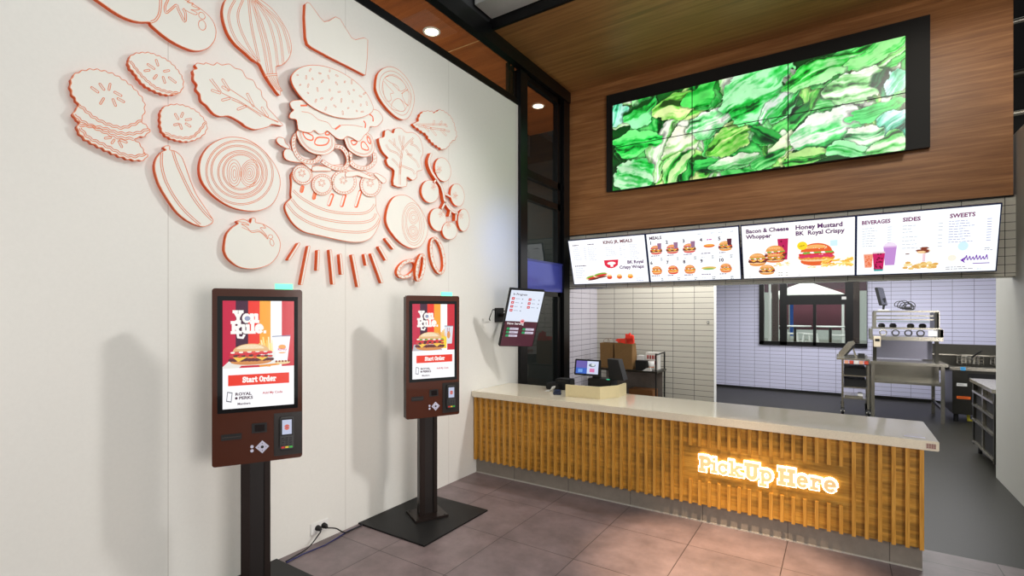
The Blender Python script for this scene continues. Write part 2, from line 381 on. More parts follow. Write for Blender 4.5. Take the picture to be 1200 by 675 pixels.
M_woodx = wood('canopy_wood', (1.0, 16, 22), [(.25, (120, 62, 28)), (.5, (160, 86, 42)), (.75, (184, 108, 58))], .35)
M_bam = wood('golden_timber', (7, 7, 60), [(.2, (150, 100, 30)), (.5, (190, 138, 50)), (.8, (220, 172, 80))], .4, blocks=(3.0, 3.0, 26))
M_slat = wood('golden_slat', (55, 55, 3.2), [(.25, (156, 104, 34)), (.5, (194, 140, 54)), (.75, (220, 168, 82))], .42)
M_stone = mat('speckled_quartz', (222, 213, 192), .10, noise=(.14, 160), coat=.3)
M_cream = mat('cream_laminate', (214, 200, 158), .4)
M_steel = mat('brushed_steel', (182, 178, 166), .24, .9, noise=(.12, 20))
M_steeld = mat('dark_steel', (68, 67, 62), .35, .85, noise=(.12, 20))
M_kiosk = mat('dark_brown_kiosk', (72, 31, 12), .16, .0, coat=.6, noise=(.15, 2.5))
M_kside = mat('kiosk_side', (52, 34, 26), .3, .4)
M_post = mat('kiosk_post', (42, 33, 30), .35, .5)
M_mat = mat('floor_plate', (9, 9, 10), .55)
M_orange = mat('orange_edge', (240, 98, 26), .45, noise=(.04, 10))
M_face = mat('cream_face', (226, 225, 217), .5, noise=(.02, 8))
M_line = mat('orange_line', (222, 132, 92), .5)
M_bag = mat('kraft_paper', (130, 98, 58), .8, noise=(.12, 30))
M_red = mat('red_cloth', (224, 52, 30), .7)
M_card = mat('brown_cardboard', (120, 78, 40), .8)
A_scr = art_mat('screen_image', 1.0)
A_menu = art_mat('menu_image', 1.12)
A_tv = art_mat('video_image', 1.05)
A_lab = art_mat('printed_label', 0)
M_tile_n = tiles('cream_wall_tile', 'xz0', .2995, .0775, (206, 203, 192), (200, 197, 187), (70, 70, 70), .0028, .22, offs=(3.215, .04, 0))
M_tile_f = tiles('lavender_wall_tile', 'xz0', .2995, .0775, (202, 202, 226), (198, 199, 222), (92, 92, 120), .003, .4, offs=(.05, .0, 0))
M_tile_s = tiles('side_wall_tile', 'yz0', .2995, .0775, (200, 197, 208), (196, 193, 204), (88, 86, 96), .0028, .22, offs=(.1, .04, 0))
M_floor = tiles('grey_floor_tile', 'xy0', .604, .645, (120, 105, 105), (112, 99, 100), (50, 42, 42), .0028, .42, offs=(.92+.604*5, -2.455+.645*8, 0), noise=.30, fscale=4.0)
M_plinth = tiles('plinth_tile', 'xz0', .604, .9, (132, 124, 114), (126, 119, 110), (84, 78, 72), .003, .4, offs=(.92+.604*5, .2, 0), noise=.12, fscale=9)
M_kfloor = mat('kitchen_vinyl', (36, 35, 29), .42, noise=(.7, 130), spec=.3)
def glass(name, rough=0., tint=(1, 1, 1)):
    m = bpy.data.materials.new(name); m.use_nodes = True; nt = m.node_tree; nt.nodes.clear()
    out = nt.nodes.new('ShaderNodeOutputMaterial'); mxs = nt.nodes.new('ShaderNodeMixShader'); fr = nt.nodes.new('ShaderNodeFresnel'); fr.inputs[0].default_value = 1.52
    tr = nt.nodes.new('ShaderNodeBsdfTransparent'); tr.inputs[0].default_value = (*tint, 1); gl = nt.nodes.new('ShaderNodeBsdfGlossy'); gl.inputs['Roughness'].default_value = rough
    ge = nt.nodes.new('ShaderNodeNewGeometry'); ml = nt.nodes.new('ShaderNodeMath'); ml.operation = 'MULTIPLY'; sb = nt.nodes.new('ShaderNodeMath'); sb.operation = 'SUBTRACT'; sb.inputs[0].default_value = 1
    nt.links.new(ge.outputs['Backfacing'], sb.inputs[1]); nt.links.new(fr.outputs[0], ml.inputs[0]); nt.links.new(sb.outputs[0], ml.inputs[1])
    nt.links.new(ml.outputs[0], mxs.inputs[0]); nt.links.new(tr.outputs[0], mxs.inputs[1]); nt.links.new(gl.outputs[0], mxs.inputs[2]); nt.links.new(mxs.outputs[0], out.inputs[0])
    return m
M_glass = glass('clear_glass', .0, (.8, .84, .82))

# ================================================================== THE ROOM
W = -3.216
struct(MB().box((-6, -4, -.1), (4.2, 4.6, 0), M_floor), 'floor')
struct(MB().box((-3.4, 4.6, -.1), (4.2, 12.5, -.002), M_kfloor), 'floor_kitchen')
struct(MB().box((W-.12, -3, 0), (W, 5.046, 4.17), M_wall), 'wall_left')
struct(MB().box((W-.12, -3, 4.17), (W+.01, 5.06, 4.245), M_black), 'trim_1')
# bulkhead with timber cladding above and tiles below
struct(MB().box((W+.004, 6.30, 2.76), (1.33, 6.42, 4.76), M_wood), 'wall_back')
struct(MB().box((W+.03, 6.315, 2.02), (1.35, 6.42, 2.76), M_tile_n), 'wall_fascia')
struct(MB().box((W+.004, 6.294, 2.752), (1.335, 6.43, 2.762), M_black), 'trim_2')
struct(MB().box((W+.03, 6.308, 2.012), (1.345, 6.43, 2.024), M_steel), 'trim_3')
# ceiling panel over the counter with its dark front edge
struct(MB().box((W, 4.44, 4.76), (4.2, 6.42, 4.84), M_woodc), 'ceiling')
struct(MB().box((W, 4.405, 4.755), (4.2, 4.44, 4.85), M_black), 'trim_4')
struct(MB().box((-6, -4, 6.3), (4.2, 4.6, 6.4), M_dark), 'ceiling_upper')
struct(MB().box((-3.4, 6.43, 2.7), (4.2, 12.5, 2.78), M_paint), 'ceiling_kitchen')
struct(MB().box((-6, 4.5, 4.86), (4.2, 6.6, 6.3), M_dark), 'wall_upper')
# kitchen walls
struct(MB().box((W-.1, 6.32, 0), (W+.012, 7.36, 2.72), M_tile_s), 'wall_side')
struct(MB().box((W-.1, 7.36, 0), (-1.456, 7.50, 2.72), M_tile_n), 'wall_service')
struct(MB().box((-1.456, 7.355, 0), (-1.45, 7.505, 2.72), M_white), 'trim_5')
x0, x1, z0, z1, yb = -1.45, .468, .985, 2.375, 12.1
kb = MB().box((-3.4, yb, 0), (x0, yb+.12, 2.72), M_tile_f).box((x1, yb, 0), (4.2, yb+.12, 2.72), M_tile_f)
kb.box((x0, yb, 0), (x1, yb+.12, z0), M_tile_f).box((x0, yb, z1), (x1, yb+.12, 2.72), M_tile_f)
struct(kb, 'wall_kitchen')
struct(MB().box((-3.4, yb-.02, 0), (x1+3, yb, .045), M_blackm), 'baseboard_kitchen')
struct(MB().box((1.35, 3.2, 0), (1.50, 7.0, 3.33), M_paint), 'wall_right')
struct(MB().box((4.1, 6.4, 0), (4.2, 12.2, 2.72), M_tile_f), 'wall_kitchen_right')
# dark services above the right wall
o = thing('pipe_rack', 'dark steel pipes in the black void right of the timber wall', 'pipes', (1.9, 7.2, 3.4))
struct(MB().box((1.36, 7.9, 3.3), (4.2, 8.0, 6.3), M_dark), 'wall_void')
for k, zz in enumerate((3.75, 4.12, 4.62, 4.98)):
    MB().tube([(1.35, 7.2-.1*k, zz), (3.8, 7.0-.1*k, zz+.05)], .028+.012*(k % 2), M_steeld if k % 2 else M_steel).build('pipe', o)
MB().box((1.36, 7.3, 3.40), (1.42, 7.36, 6.2), M_steeld).build('hanger', o)
# pale duct face over the ceiling edge
d = thing('ceiling_duct', 'pale sheet metal duct above the dark ceiling edge', 'duct', (-2.4, 4.3, 4.86))
MB().box((-3.14, 4.1, 4.865), (0.6, 4.40, 5.05), mat('galvanised_sheet', (200, 200, 196), .45, .3)).build('duct_body', d)
MB().box((-3.14, 4.08, 5.05), (0.6, 4.42, 5.07), M_steeld).build('flange', d)
MB().tube([(-2.75, 4.39, 5.04), (-2.75, 4.36, 5.07), (-2.72, 4.39, 5.1)], .008, M_blackm).build('hook', d)

# black beam and glazing at the left
bm_ = MB().box((W-.015, -3, 4.61), (W+.075, 6.30, 4.80), M_black).box((W-.015, -3, 4.80), (W+.02, 4.44, 6.3), mat('grey_upstand', (62, 63, 66), .6))
struct(bm_, 'beam')
g = bpy.data.objects.new('window_1', None); COL.objects.link(g); g['kind'] = 'structure'
fr = MB()
fr.box((W-.09, 5.046, 0), (W+.04, 5.20, 4.6), M_black)                 # corner post at the end of the white wall
fr.box((W-.05, 6.02, 0), (W+.02, 6.10, 4.6), M_black); fr.box((W-.07, 6.13, 0), (W+.06, 6.30, 4.76), M_black)
fr.box((W-.05, 6.10, 0), (W-.01, 6.13, 4.6), M_steeld)
for za, zb in ((3.36, 3.45), (3.08, 3.16), (1.90, 1.96), (.0, .1)): fr.box((W-.05, 5.2, za), (W+.02, 6.13, zb), M_black)
fr.box((W-.05, 5.2, 4.53), (W+.02, 6.13, 4.6), M_black)
fr.box((W-.055, 5.2, 1.96), (W+.03, 6.13, 2.33), mat('blue_lit_transom', (84, 92, 190), .22, .2))  # blue light falling on the dark panel, put into its colour
fr.box((W-.055, 5.2, 2.33), (W+.04, 6.13, 2.35), mat('blue_lit_lip', (60, 68, 150), .3))  # lip carries the same painted-in blue light
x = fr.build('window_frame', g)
MB().box((W-.06, 4.87, 4.25), (W-.02, 4.91, 4.62), M_steeld).box((W-.06, 4.96, 4.25), (W-.02, 5.0, 4.62), M_steeld).build('mullion', g)
MB().box((W-.03, 5.2, .1), (W-.022, 6.02, 4.53), M_glass).build('window_pane', g)
MB().box((W-.02, -3, 4.25), (W-.014, 5.05, 4.61), M_glass).build('window_pane', g)
# the concourse beyond the glass
struct(MB().box((-4.35, -3, 4.66), (W-.075, 7.2, 4.72), M_woodx), 'ceiling_canopy')
struct(MB().box((-4.45, -3, 4.3), (-4.35, 7.2, 4.72), M_blackm), 'trim_6')
struct(MB().box((-4.35, 4.36, 4.654), (W-.02, 4.368, 4.662), mat('pale_seam', (214, 170, 120), .5)), 'trim_7')
struct(MB().box((-8.0, -3, 0), (-7.9, 9, 4.3), mat('concourse_wall', (120, 128, 122), .7)), 'wall_concourse')
struct(MB().box((-8, 9, 0), (W-.2, 9.1, 6.3), mat('concourse_end', (60, 60, 60), .7)), 'wall_concourse_end')
struct(MB().box((-8, 4.6, -.1), (-3.4, 9, 0), mat('concourse_floor', (58, 54, 50), .4, noise=(.3, 4))), 'floor_concourse')
struct(MB().box((-8.0, 4.6, 4.8), (-4.4, 9.1, 4.9), M_dark), 'ceiling_concourse')
M_lamp = mat('lamp_glow', (255, 240, 215), emit=(255, 238, 214), es=14)
for k, (lx, ly) in enumerate(((-3.60, 3.95), (-3.62, 6.22))):
    t = thing('recessed_downlight', ['glowing round downlight in the canopy above the white wall', 'glowing round downlight seen through the narrow glass near the timber wall'][k], 'ceiling light', (lx, ly, 4.655), group='downlights in the timber canopy')
    MB().lathe((lx, ly, 4.655), [(.068, 0), (.076, -.004), (.09, -.004), (.094, .003)], M_white).build('trim_ring', t)
    MB().lathe((lx, ly, 4.652), [(.0, -.003), (.063, -.002), (.068, 0)], M_lamp).build('lamp_lens', t)
    l = spot('downlight_beam', (lx, ly, 4.63), (lx, ly, 0), 26, (1, .85, .65), 120, .8, .05)
    # its wash on the timber around it comes from the lens itself

# ================================================================== MURAL OF CUT-OUT SHAPES
TH = .031
def catmull(P, closed=True, n=5):
    out = []; N = len(P); rng = range(N) if closed else range(N-1)
    for i in rng:
        p0 = P[(i-1) % N] if closed or i > 0 else P[0]; p1 = P[i]; p2 = P[(i+1) % N]; p3 = P[(i+2) % N] if closed or i+2 < N else P[-1]
        for k in range(n):
            t = k/n; a = []
            for c in (0, 1):
                a.append(.5*((2*p1[c])+(-p0[c]+p2[c])*t+(2*p0[c]-5*p1[c]+4*p2[c]-p3[c])*t*t+(-p0[c]+3*p1[c]-3*p2[c]+p3[c])*t**3))
            out.append(tuple(a))
    if not closed: out.append(P[-1])
    return out
def wavy(P, amp, wl, closed=True):
    """scalloped edge"""
    Q = catmull(P, closed, 12); out = []; s = 0
    for i, p in enumerate(Q):
        a = Q[i-1] if i else p; s += math.hypot(p[0]-a[0], p[1]-a[1])
        b_ = Q[(i+1) % len(Q)] if (closed or i+1 < len(Q)) else p; c_ = Q[i-1] if (closed or i) else p
        tx, ty = b_[0]-c_[0], b_[1]-c_[1]; L = math.hypot(tx, ty) or 1; d_ = amp*sin(2*pi*s/wl)
        out.append((p[0]-ty/L*d_, p[1]+tx/L*d_))
    return out
def Z(ox, oy, pts): return [(ox+p[0]/7.5, oy+p[1]/7.5) for p in pts]
def rdp(P, eps=.0015):
    if len(P) < 3: return P
    a, b_ = Vector(P[0]), Vector(P[-1]); L = (b_-a).length; im, dm = 0, 0
    for i in range(1, len(P)-1):
        p = Vector(P[i]); d_ = abs((b_-a).x*(a-p).y-(a-p).x*(b_-a).y)/L if L > 1e-9 else (p-a).length
        if d_ > dm: im, dm = i, d_
    if dm < eps: return [P[0], P[-1]]
    return rdp(P[:im+1], eps)[:-1]+rdp(P[im:], eps)
class Cut:
    """one sheet cut-out on the wall: outline prism, orange edge, fine orange outline and drawing on its face"""
    def __init__(s, base=0., th=TH): s.mb = MB(); s.b = base; s.t = th; s.k = 0
    def wp(s, P): return [on_x(p[0], p[1], W+s.b+s.t) for p in P]
    def fn(s, u, v_, t): return (W+t, u, v_)
    def ribbon(s, Q, wd, m, closed=False, lift=.0008):
        Q = [Vector(q) for q in Q]; N = len(Q); vs = []
        s.k += 1; x = W+s.b+s.t+lift+.00003*(s.k % 12)
        for i in range(N):
            if closed: a = Q[i-1]; c = Q[(i+1) % N]
            else: a = Q[max(i-1, 0)]; c = Q[min(i+1, N-1)]
            t = (c-a); t = t.normalized() if t.length > 1e-9 else Vector((1, 0)); n = Vector((-t.y, t.x))*wd/2
            vs += [(x, *(Q[i]+n)), (x, *(Q[i]-n))]
        E_ = N if closed else N-1
        s.mb.add(vs, [(2*i, 2*i+1, 2*((i+1) % N)+1, 2*((i+1) % N)) for i in range(E_)], m)
    def shape(s, P, outline=.004):
        Q = s.wp(P); Q = rdp(Q+[Q[0]], .0006)[:-1]
        s.mb.prism(Q, s.fn, s.b, s.b+s.t, M_face, M_orange)
        if outline: s.ribbon(Q, outline, M_line, True)
        return s
    def line(s, P, wd=.0042, closed=False, m=None):
        s.ribbon(rdp(s.wp(P)+([s.wp(P)[0]] if closed else []), .0005)[:None if not closed else -1], wd, m or M_line, closed); return s
    def double(s, P, gap=2.0, **k):
        """two parallel fine lines; gap in photo pixels"""
        out = [[], []]
        for i in range(len(P)):
            a = P[max(i-1, 0)]; c = P[min(i+1, len(P)-1)]; tx, ty = c[0]-a[0], c[1]-a[1]; L = math.hypot(tx, ty) or 1
            for j, sg in enumerate((-.5, .5)): out[j].append((P[i][0]-ty/L*gap*sg, P[i][1]+tx/L*gap*sg))
        for q in out: s.line(q, **k)
        return s
    def caps(s, x1, y1, x2, y2, w_, wd=.0036):
        """outlined seed or vein"""
        L = math.hypot(x2-x1, y2-y1) or 1; ux, uy = (x2-x1)/L, (y2-y1)/L; r = w_/2; P = []
        a0 = math.atan2(uy, ux)
        for k in range(7): a = a0-pi/2+pi*k/6; P.append((x2+r*cos(a), y2+r*sin(a)))
        for k in range(7): a = a0+pi/2+pi*k/6; P.append((x1+r*cos(a), y1+r*sin(a)))
        s.line(P, wd, True); return s
    def build(s, name, parent=None): return s.mb.build(name, parent)
def capsule(x1, y1, x2, y2, w_):
    a0 = math.atan2(y2-y1, x2-x1); r = w_/2
    return [(x2+r*cos(a0-pi/2+pi*k/6), y2+r*sin(a0-pi/2+pi*k/6)) for k in range(7)]+[(x1+r*cos(a0+pi/2+pi*k/6), y1+r*sin(a0+pi/2+pi*k/6)) for k in range(7)]
def ellp(cx, cy, rx, ry, rot=0, n=28):
    r = radians(rot); return [(cx+rx*cos(a)*cos(r)-ry*sin(a)*sin(r), cy+rx*cos(a)*sin(r)+ry*sin(a)*cos(r)) for a in [2*pi*k/n for k in range(n)]]
def scaled(P, k, c=None, d=(0, 0)):
    cx = sum(p[0] for p in P)/len(P) if c is None else c[0]; cy = sum(p[1] for p in P)/len(P) if c is None else c[1]
    return [(cx+(p[0]-cx)*k+d[0], cy+(p[1]-cy)*k+d[1]) for p in P]
MUR = 'orange-edged food cut-outs on the white wall'
def mural(c, name, label): return tag(c.build(name), label, 'wall art', MUR)

# two tomatoes at the top edge
c = Cut()
P = [(114.5, 0), (126, 8), (137, 15.5), (150, 22), (163, 25.5), (175.5, 25.8), (177.5, 29), (190, 40), (203, 49), (217, 56), (230, 59.5), (242, 57.3), (250, 49.5), (253, 40), (252, 31), (247.5, 22), (239, 13.5), (229, 6.5), (217, 0), (205, -6), (192, -9), (186, -20), (170, -34), (145, -42), (118, -38), (102, -24), (103, -10)]
c.shape(catmull(P, True, 4))
c.double(catmull(Z(70, 0, [(800, 195), (840, 178), (872, 130), (885, 60), (885, -40), (870, -140)]), False, 4), 2.4)
c.double(catmull(Z(70, 0, [(955, -10), (925, 60), (935, 112), (985, 75), (1025, 45), (1045, 90), (1098, 190), (1105, 120), (1082, 75)]), False, 4), 2.)
c.line(catmull(Z(70, 0, [(1082, 75), (1140, 110), (1195, 130), (1205, 112), (1150, 85), (1190, 90), (1230, 80), (1160, 50), (1175, 30), (1120, 20), (1150, -5)]), False, 4), .0036)
c.line(ellp(236.5, 18.5, 4.6, 3.2, 50), .0036, True).line(ellp(236.8, 29.5, 4.2, 6, -15), .0036, True)
mural(c, 'mural_tomato', 'cut-out of two overlapping tomatoes cropped by the top edge at far left')

# onion with its cut stem
c = Cut()
P = Z(210, 0, [(410, 0), (388, 60), (384, 130), (403, 220), (440, 310), (500, 390), (580, 460), (650, 525), (705, 556), (735, 610), (765, 670), (820, 755), (885, 838), (888, 805), (905, 795), (878, 755), (858, 670), (850, 585), (900, 572), (950, 530), (980, 470), (985, 400), (960, 300), (920, 220), (860, 130), (790, 55), (700, -10), (620, -50), (540, -60), (460, -40)])
c.shape(catmull(P, True, 3))
for L in ([(490, 0), (440, 100), (440, 200), (500, 350), (600, 460), (690, 545)], [(560, 0), (517, 110), (530, 230), (590, 370), (660, 490), (703, 545)], [(610, 0), (630, 200), (670, 400), (703, 550)], [(635, 0), (690, 200), (740, 400), (782, 650)], [(645, 0), (722, 200), (782, 420), (815, 650)], [(660, 0), (780, 180), (840, 380), (865, 572)], [(668, 0), (830, 180), (890, 350), (915, 565)], [(672, 0), (870, 175), (940, 330), (972, 470)]):
    c.double(catmull(Z(210, 0, L), False, 4), 1.9, wd=.0036)
c.double(Z(210, 0, [(750, 662), (860, 655)]), 2.2)
for k in range(5): c.line(Z(210, 0, [(770+18*k, 672), (860+10*k, 790+4*k)]), .0036)
mural(c, 'mural_onion', 'cut-out of a striped whole onion with cut stem beside the crown')

# crown
c = Cut()
P = Z(320, 0, [(285, 35), (300, 22), (322, 28), (365, 88), (410, 150), (448, 192), (490, 184), (548, 148), (590, 168), (632, 240), (690, 332), (722, 350), (800, 332), (832, 350), (828, 500), (812, 660), (790, 650), (650, 577), (500, 502), (340, 415), (305, 385), (290, 330), (280, 150)])
c.shape(P); mural(c, 'coronet_artwork', 'plain cut-out crown with three points above the sesame bun')

# stack of gherkin slices
c = Cut()
P = Z(70, 70, [(105, 165), (130, 130), (190, 100), (290, 84), (390, 100), (480, 130), (580, 190), (660, 260), (722, 335), (746, 400), (742, 470), (718, 535), (785, 605), (780, 640), (740, 672), (660, 695), (710, 750), (742, 815), (768, 840), (755, 870), (700, 886), (600, 872), (500, 838), (400, 792), (300, 742), (215, 690), (162, 625), (155, 590), (170, 545), (125, 500), (125, 460), (165, 398), (115, 310), (95, 240)])
c.shape(wavy(P, .8, 9))
for L in ([(170, 398), (220, 440), (290, 500), (370, 545), (470, 582), (550, 598), (640, 572), (715, 535)], [(130, 480), (180, 530), (280, 580), (400, 605), (500, 640), (600, 650), (700, 640), (780, 605)], [(175, 575), (280, 590), (400, 640), (520, 685), (650, 695)], [(180, 600), (250, 680), (360, 735), (460, 785), (540, 825), (650, 850), (755, 828)]):
    c.double(wavy(Z(70, 70, L), .7, 9, False), 2.2)
for a in [(280, 245, 335, 285), (352, 215, 388, 262), (442, 215, 432, 262), (483, 285, 538, 315), (512, 342, 562, 370), (385, 342, 358, 385), (468, 350, 490, 402), (400, 690, 445, 685), (478, 705, 458, 732), (520, 720, 545, 765), (535, 705, 585, 725)]:
    q = Z(70, 70, [a[:2], a[2:]]); c.caps(*q[0], *q[1], 2.2)
mural(c, 'mural_gherkin_stack', 'cut-out of three stacked wavy cucumber slices at far left')

def slice_cut(P, inner, seeds, o, wl=7):
    c = Cut(); c.shape(wavy(P, .55, wl)); c.double(wavy(inner, .5, wl, False), 1.8)
    for a in seeds:
        q = Z(*o, [a[:2], a[2:]]); c.caps(*q[0], *q[1], 2.1)
    return c
P = Z(70, 70, [(605, 0), (628, -35), (680, -58), (780, -62), (850, -40), (930, -5), (1000, 50), (1060, 125), (1085, 190), (1080, 250), (1045, 292), (980, 310), (900, 300), (800, 258), (720, 200), (660, 120), (612, 62)])
c = slice_cut(P, Z(70, 70, [(622, 10), (650, 55), (720, 140), (790, 205), (850, 248), (950, 283), (1040, 292)]), [(775, 42, 828, 78), (848, 5, 862, 48), (748, 98, 785, 92), (918, 102, 958, 95), (828, 165, 850, 138), (908, 155, 923, 200), (962, 158, 1015, 198)], (70, 70))
mural(c, 'mural_gherkin_slice', 'small cut-out cucumber slice, upper one right of the stack')
P = [(189.5, 128), (195.3, 124), (206, 122.3), (216.7, 124), (228.7, 129.3), (236.5, 136.5), (241.5, 144), (242.3, 151), (237.3, 159), (227, 164.5), (216.7, 166), (203.3, 163.3), (194, 158.5), (189, 151.3), (188, 143), (188, 135)]
c = slice_cut(P, [(192.7, 155.3), (203.3, 159.8), (216.7, 161.8), (226, 160), (234, 152.7), (240.5, 143.5)], [(1015, 105, 1040, 145), (1068, 125, 1080, 95), (1110, 155, 1150, 148), (1008, 198, 1040, 190), (1057, 195, 1070, 230), (1110, 188, 1145, 210)], (70, 120))
mural(c, 'mural_gherkin_slice', 'smallest cut-out cucumber slice, just above the whole cucumber')

# lettuce leaf
c = Cut()
P = Z(210, 70, [(160, 30), (215, 40), (235, 28), (300, 48), (332, 27), (375, 47), (440, 38), (490, 76), (550, 92), (590, 160), (650, 182), (680, 243), (718, 270), (728, 325), (768, 372), (775, 420), (830, 480), (880, 540), (910, 580), (815, 566), (780, 590), (670, 612), (590, 585), (560, 560), (500, 522), (430, 492), (360, 497), (300, 468), (245, 402), (195, 360), (183, 300), (150, 260), (160, 220), (128, 175), (130, 130), (122, 92), (160, 78), (142, 50)])
c.shape(catmull(P, True, 3))
S = lambda *a: Z(210, 70, list(a))
c.line(catmull(S((265, 172), (355, 285)), False, 2)).line(S((285, 165), (372, 285))).line(catmull(S((372, 290), (440, 325), (520, 360), (620, 420), (740, 490), (870, 552)), False, 4)).line(catmull(S((450, 262), (600, 362), (700, 445), (790, 512), (872, 545)), False, 4))
c.line(catmull(S((460, 350), (560, 395), (660, 455), (720, 500)), False, 4))
for a in [(382, 178, 435, 262), (382, 240, 430, 268), (290, 270, 355, 292), (380, 355, 440, 340), (518, 435, 580, 410), (600, 303, 650, 405), (728, 424, 775, 495)]:
    q = Z(210, 70, [a[:2], a[2:]]); c.caps(*q[0], *q[1], 2.4)
mural(c, 'mural_lettuce_leaf', 'large scalloped cut-out lettuce leaf below the onion')

# cucumber
c = Cut()
P = Z(160, 160, [(262, 118), (240, 100), (250, 84), (290, 84), (292, 118), (340, 130), (395, 180), (430, 262), (470, 380), (520, 500), (565, 572), (615, 647), (655, 705), (672, 735), (655, 767), (595, 790), (525, 777), (445, 737), (375, 682), (330, 630), (265, 535), (205, 430), (170, 330), (160, 250), (180, 185), (222, 135)])
c.shape(catmull(P, True, 4))
c.double(catmull(Z(160, 160, [(222, 140), (220, 250), (252, 380), (330, 530), (430, 660), (560, 778)]), False, 5), 2.2)
c.double(catmull(Z(160, 160, [(318, 125), (350, 230), (430, 410), (500, 540), (590, 660), (665, 735)]), False, 5), 2.2)
mural(c, 'mural_cucumber', 'long curved cut-out cucumber left of the big onion slice')

# big round onion slice
c = Cut()
P = Z(210, 150, [(180, 350), (205, 240), (275, 150), (370, 97), (470, 80), (580, 96), (680, 148), (780, 240), (858, 360), (888, 470), (868, 580), (820, 665), (745, 712), (640, 730), (500, 707), (380, 650), (270, 560), (200, 460)])
c.shape(catmull(P, True, 4))
for cx, cy, rx, ry, rot in ((530, 392, 300, 282, 22), (525, 385, 252, 232, 22), (540, 395, 205, 195, 22), (540, 385, 160, 160, 20)):
    for dd in (0, -12): c.line(Z(210, 150, ellp(cx, cy, rx+dd, ry+dd, rot, 40)), .0036, True)
for cx, cy, rx, ry, rot in ((482, 395, 62, 118, -2), (482, 398, 45, 92, 0), (484, 400, 28, 66, 0), (485, 402, 12, 38, 0), (630, 398, 92, 120, 10), (626, 398, 75, 100, 8), (622, 395, 58, 80, 6), (618, 395, 42, 60, 5), (616, 395, 26, 40, 5), (616, 396, 11, 20, 5)):
    c.line(Z(210, 150, ellp(cx, cy, rx, ry, rot, 26)), .0032, True)
mural(c, 'mural_onion_slice', 'big round cut-out onion slice with many rings left of the burger')

# tomato
c = Cut()
P = Z(210, 235, [(400, 400), (418, 300), (465, 240), (520, 203), (508, 182), (560, 165), (600, 180), (628, 198), (640, 155), (668, 160), (672, 192), (742, 210), (830, 268), (882, 350), (885, 420), (860, 490), (800, 555), (720, 588), (620, 600), (520, 578), (442, 520), (405, 460)])
c.shape(catmull(P, True, 4))
c.line(catmull(Z(210, 235, [(512, 183), (580, 195), (612, 218), (545, 205), (600, 240), (635, 280), (700, 275), (740, 300), (778, 340), (762, 300), (712, 240), (760, 242), (735, 212)]), False, 4)).line(catmull(Z(210, 235, [(550, 235), (630, 268), (700, 262), (765, 315)]), False, 4), .0034)
c.line(Z(210, 235, ellp(802, 318, 20, 18)), .0034, True).line(Z(210, 235, ellp(815, 370, 16, 30, -15)), .0034, True)
mural(c, 'mural_tomato', 'single round cut-out tomato below the big onion slice')

# tomato slice, top right
c = Cut()
P = Z(430, 70, [(80, 215), (95, 130), (140, 80), (200, 62), (270, 85), (340, 150), (395, 240), (416, 340), (402, 430), (370, 500), (325, 526), (265, 505), (190, 440), (120, 350), (84, 270)])
P = catmull(P, True, 4); c.shape(P)
ctr = (430+258/7.5, 70+290/7.5)
c.line(scaled(P, .84, ctr), .0034, True).line(scaled(P, .70, ctr), .0028, True)
for L in ([(158, 160), (220, 140), (300, 178), (345, 245), (308, 275), (285, 272), (270, 235), (240, 215), (205, 200)], [(140, 190), (190, 240), (235, 290), (205, 300), (215, 350), (175, 365), (148, 300)], [(235, 360), (290, 345), (335, 430), (300, 455), (215, 425)], [(310, 300), (355, 270), (385, 320), (365, 400), (330, 365)]):
    c.line(catmull(Z(430, 70, L), True, 3), .0036, True)
c.line(Z(430, 70, [(225, 215), (285, 275)]), .004).line(Z(430, 70, [(300, 300), (362, 258)]), .004).line(Z(430, 70, [(290, 345), (365, 410)]), .004)
mural(c, 'mural_tomato_slice', 'round cut-out tomato slice at upper right of the sesame bun')

# small leaf at right
c = Cut()
P = Z(430, 130, [(448, 92), (462, 45), (495, 6), (560, 2), (592, 15), (640, -10), (690, 12), (735, 50), (765, 110), (775, 160), (788, 205), (775, 250), (742, 272), (705, 322), (665, 338), (620, 312), (582, 285), (545, 245), (520, 205), (480, 180), (440, 150), (412, 130), (412, 108)])
c.shape(wavy(P, .45, 5))
for a in [(435, 120, 690, 120), (460, 132, 560, 150), (560, 152, 680, 165), (500, 130, 540, 175), (560, 155, 605, 210), (680, 170, 720, 180), (585, 120, 590, 90), (640, 118, 655, 95), (650, 170, 692, 212), (690, 120, 700, 135)]:
    q = Z(430, 130, [a[:2], a[2:]]); c.caps(*q[0], *q[1], 1.7, .003)
mural(c, 'mural_herb_leaf', 'small cut-out leaf nearest the right end of the white wall')

# curly parsley
c = Cut()
P = Z(430, 130, [(108, 240), (152, 228), (160, 178), (190, 165), (232, 198), (250, 155), (300, 153), (342, 188), (400, 190), (452, 222), (482, 290), (492, 370), (472, 420), (480, 480), (485, 518), (440, 532), (438, 580), (402, 608), (350, 578), (345, 662), (235, 650), (242, 525), (190, 480), (172, 430), (186, 410), (140, 360), (112, 290)])
c.shape(catmull(P, True, 3))
for L in ([(290, 650), (290, 500), (305, 400), (322, 220)], [(290, 560), (300, 430), (300, 370), (240, 300), (190, 255)], [(305, 420), (260, 370), (200, 345), (165, 295)], [(318, 330), (360, 280), (410, 235)], [(320, 345), (290, 260), (285, 215)], [(340, 340), (380, 400), (430, 440), (460, 500)], [(380, 290), (430, 310), (468, 362)], [(290, 500), (250, 450), (220, 420)], [(300, 480), (350, 500), (400, 520), (420, 560)], [(245, 310), (235, 240)], [(390, 285), (405, 265)], [(350, 380), (400, 390)]):
    c.double(catmull(Z(430, 130, L), False, 3), 1.5, wd=.003)
mural(c, 'mural_parsley', 'cut-out sprig of curly parsley right of the burger')

